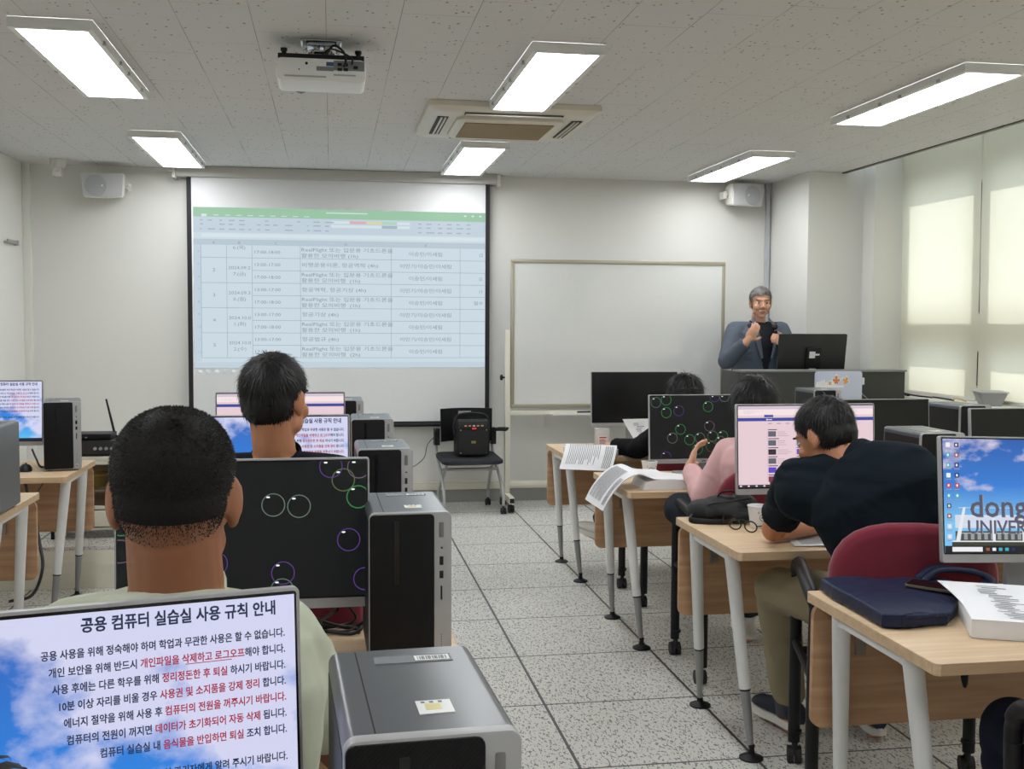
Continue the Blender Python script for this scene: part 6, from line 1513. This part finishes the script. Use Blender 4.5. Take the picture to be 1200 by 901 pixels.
b = B(); b.prism([(-0.09, 0.185), (0.045, 0.185), (0.06, 0.255), (-0.04, 0.275), (-0.09, 0.26)], -0.115, 0.115, 'YZ'); b.done('control_panel', M_rubber, t, bevel=0.006)
b = B()
for i, m in enumerate((0, 0, 1, 0, 0)): b.box((-0.07 + i * 0.032, -0.0935, 0.222), (-0.052 + i * 0.032, -0.085, 0.232), m)
b.box((-0.012, -0.0935, 0.200), (0.022, -0.088, 0.212), 2); b.done('buttons', [P('btn_amber', rgb(206, 160, 120), 0.4), P('btn_white', rgb(214, 200, 196), 0.4), EM('led_red', rgb(200, 50, 50), 0.8)], t, smooth=0)
b = B(); b.prism(rrect(-0.112, 0.012, 0.112, 0.19, 0.012, 4), -0.094, -0.089, 'XZ'); g = b.done('grille', P('grille_black', rgb(16, 16, 18), 0.6, bump=0.4, bump_scale=900), t, smooth=0)
b = B(); b.prism(rrect(-0.018, 0.092, 0.018, 0.112, 0.005, 3), -0.0955, -0.0935, 'XZ'); b.done('badge', P('badge_gold', rgb(150, 140, 84), 0.35, metal=0.5), g, smooth=0)
b = B(); [b.cyl((x, -0.0965, z), (x, -0.092, z), 0.006, n=12) for x in (-0.10, 0.10) for z in (0.02, 0.195)]; b.done('screws', M_chrome, t)
b = B(); b.tube(smooth_path([(-0.13, 0.0, 0.14), (-0.135, 0.0, 0.24), (-0.09, 0.0, 0.31), (0.09, 0.0, 0.31), (0.135, 0.0, 0.24), (0.13, 0.0, 0.14)], 7), 0.008, 8); b.done('handle', M_rubber, t, smooth=180)
cable([(0.83, 8.40, 0.60), (0.75, 8.5, 0.50), (0.72, 8.55, 0.38), (0.62, 8.58, 0.30), (0.45, 8.62, 0.24)], 'thin black cord running from the portable speaker to the wall', 0.003)

# ------------------------------------------------------------------ lectern, its monitor, divider
M_lec = P('lectern_dark', rgb(52, 54, 50), 0.5)
t = thing('lectern', 'wide dark lectern desk in front of the lecturer', 'lectern', (3.475, 7.42, 0), 0)
b = B(); b.box((-0.62, -0.16, 0.0), (0.62, -0.135, 1.115)); b.done('front_panel', M_lec, t, bevel=0.003)
for s in (-1, 1):
    b = B(); b.box((min(s * 0.62, s * 0.595), -0.135, 0.0), (max(s * 0.62, s * 0.595), 0.24, 1.115)); b.done('side_panel', M_lec, t, bevel=0.003)
b = B(); b.box((-0.63, -0.17, 1.115), (0.63, 0.0, 1.128)); b.done('top_ledge', P('lectern_edge', rgb(132, 134, 132), 0.4), t, bevel=0.002)
b = B(); b.box((-0.595, -0.135, 1.02), (0.595, 0.24, 1.04)); b.done('worktop', P('lectern_top', rgb(70, 72, 70), 0.5), t, bevel=0.002)
t = thing('lectern_monitor', 'black monitor seen from behind on the lectern', 'monitor', (3.495, 7.52, 1.0405), R(3), 'monitors')
Mt = Matrix.Translation((0, 0, 0.190)) @ Matrix.Rotation(R(8), 4, 'X')
b = B(); b.prism(rrect(-0.27, -0.155, 0.27, 0.155, 0.008, 3), -0.01, 0.012, 'XZ', M=Mt); b.done('back_shell', P('mon_back', rgb(30, 31, 31), 0.5), t, bevel=0.003)
b = B(); b.prism(rrect(-0.262, -0.145, 0.262, 0.147, 0.004, 2), 0.0118, 0.0135, 'XZ', M=Mt); b.done('screen', EM('lectern_screen', rgb(150, 170, 190), 0.6), t, smooth=0)
b = B(); b.prism(rrect(-0.055, -0.13, 0.06, 0.055, 0.006, 3), -0.03, -0.008, 'XZ', M=Mt); mp_ = b.done('mount_plate', M_black, t, bevel=0.003)
b = B(); b.box((-0.035, -0.034, -0.02), (0.01, -0.029, 0.028), M=Mt); b.box((0.01, -0.034, 0.0), (0.045, -0.029, 0.012), M=Mt); b.done('sticker', M_whitepl, mp_, smooth=0)
b = B(); b.box((-0.03, -0.045, -0.118), (0.02, -0.028, -0.098), M=Mt); b.tube(smooth_path([Mt @ V((0.02, -0.04, -0.108)), Mt @ V((0.05, -0.05, -0.12)), Mt @ V((0.06, -0.03, -0.15))], 6), 0.004); b.done('plug', M_whitepl, mp_, smooth=0)
b = B(); b.box((-0.02, 0.0, 0.01), (0.03, 0.02, 0.17)); b.prism(rrect(-0.1, -0.08, 0.1, 0.09, 0.01, 3), 0.0, 0.012); b.done('stand', M_black, t, bevel=0.002)
t = thing('acrylic_divider', 'frosted desk divider printed with orange leaves', 'divider', (3.175, 6.425, DZ), 0)
Mfr, nt, N, L, bs = new_mat('frosted_acrylic'); bs.inputs['Base Color'].default_value = rgb(196, 202, 220); bs.inputs['Roughness'].default_value = 0.35; bs.inputs['Alpha'].default_value = 0.88
b = B(); b.prism(rrect(-0.165, 0.02, 0.155, 0.438, 0.02, 5), -0.003, 0.003, 'XZ'); dv = b.done('panel', Mfr, t, bevel=0.001)
b = B(); b.box((-0.12, -0.03, 0.0004), (-0.09, 0.03, 0.03)); b.box((0.08, -0.03, 0.0004), (0.11, 0.03, 0.03)); b.done('foot', M_silver, t, bevel=0.002)
b = B()
for i in range(9):
    h_ = 0.008 + 0.014 * ((i * 5) % 4) / 3; b.box((-0.155 + i * 0.015, -0.0042, 0.345), (-0.143 + i * 0.015, -0.0030, 0.362 + h_))
b.box((-0.16, -0.004, 0.335), (0.03, -0.003, 0.348))
def leaf(cx, cz, s, ang, m):
    # five pointed lobes around a stem
    pts = []
    for i in range(20):
        a = ang + 2 * PI * i / 20; lobe = abs(math.cos(2.5 * (a - ang))) ** 0.7; r_ = s * (0.42 + 0.58 * lobe) * (0.75 + 0.25 * math.sin(a)); pts.append((cx + 0.85 * r_ * math.cos(a), cz + r_ * math.sin(a)))
    b.prism(pts, -0.0050 - 0.0004 * m, -0.0040, 'XZ', m)
leaf(-0.022, 0.374, 0.046, 1.57, 0); leaf(0.040, 0.370, 0.042, 1.2, 0); leaf(-0.022, 0.374, 0.037, 1.57, 1); leaf(0.041, 0.370, 0.033, 1.2, 2); leaf(-0.065, 0.358, 0.018, 1.0, 2)
b.done('leaf_print', [M_whitepl, P('leaf_orange', rgb(208, 122, 62), 0.5), P('leaf_amber', rgb(218, 156, 84), 0.5)], dv, smooth=0)
t = thing('wall_plug', 'white adapter plugged at the right side of the frosted divider', 'plug', (3.73, 7.2555, 1.045), 0)
b = B(); b.box((-0.03, -0.04, -0.02), (0.03, 0.0, 0.03)); b.done('body', M_whitepl, t, bevel=0.004)
b = B(); b.tube(smooth_path([(0.0, -0.02, -0.02), (0.02, -0.02, -0.08), (0.08, -0.01, -0.14), (0.10, -0.008, -0.25)], 6), 0.003); b.done('cord', M_silver, t, smooth=180)

# ------------------------------------------------------------------ window sill clutter
t = thing('desk_organizer', 'grey plastic tray leaning on the window sill', 'organizer', (4.22, 6.42, 0.9355), R(-20))
b = B(); b.grid([[V((x, y, 0.0)) for x, y in ((-0.05, -0.09), (0.05, -0.09), (0.05, 0.09), (-0.05, 0.09))], [V((x, y, 0.085)) for x, y in ((-0.085, -0.11), (0.085, -0.11), (0.085, 0.11), (-0.085, 0.11))]], close_u=True, cap=True); b.done('tray', P('organizer_grey', rgb(150, 150, 150), 0.5), t, bevel=0.003)
b = B(); b.box((-0.09, -0.115, 0.083), (0.09, 0.115, 0.092)); b.done('rim', P('organizer_rim', rgb(186, 186, 184), 0.5), t, bevel=0.002)
cable([(4.16, 7.45, 0.955), (4.17, 7.30, 0.945), (4.2, 7.1, 0.94), (4.15, 6.95, 0.95), (4.2, 6.8, 0.9405)], 'black cable lying along the window sill', 0.006)
cable([(4.15, 7.48, 1.0), (4.14, 7.42, 0.97), (4.16, 7.36, 0.945), (4.15, 7.3, 0.94)], 'black cable bundle at the left end of the window sill', 0.009)
cable([(4.18, 6.78, 0.945), (4.16, 6.70, 0.96), (4.18, 6.62, 0.945)], 'short yellow cord on the window sill', 0.004, P('cord_yellow', rgb(206, 180, 70), 0.5))
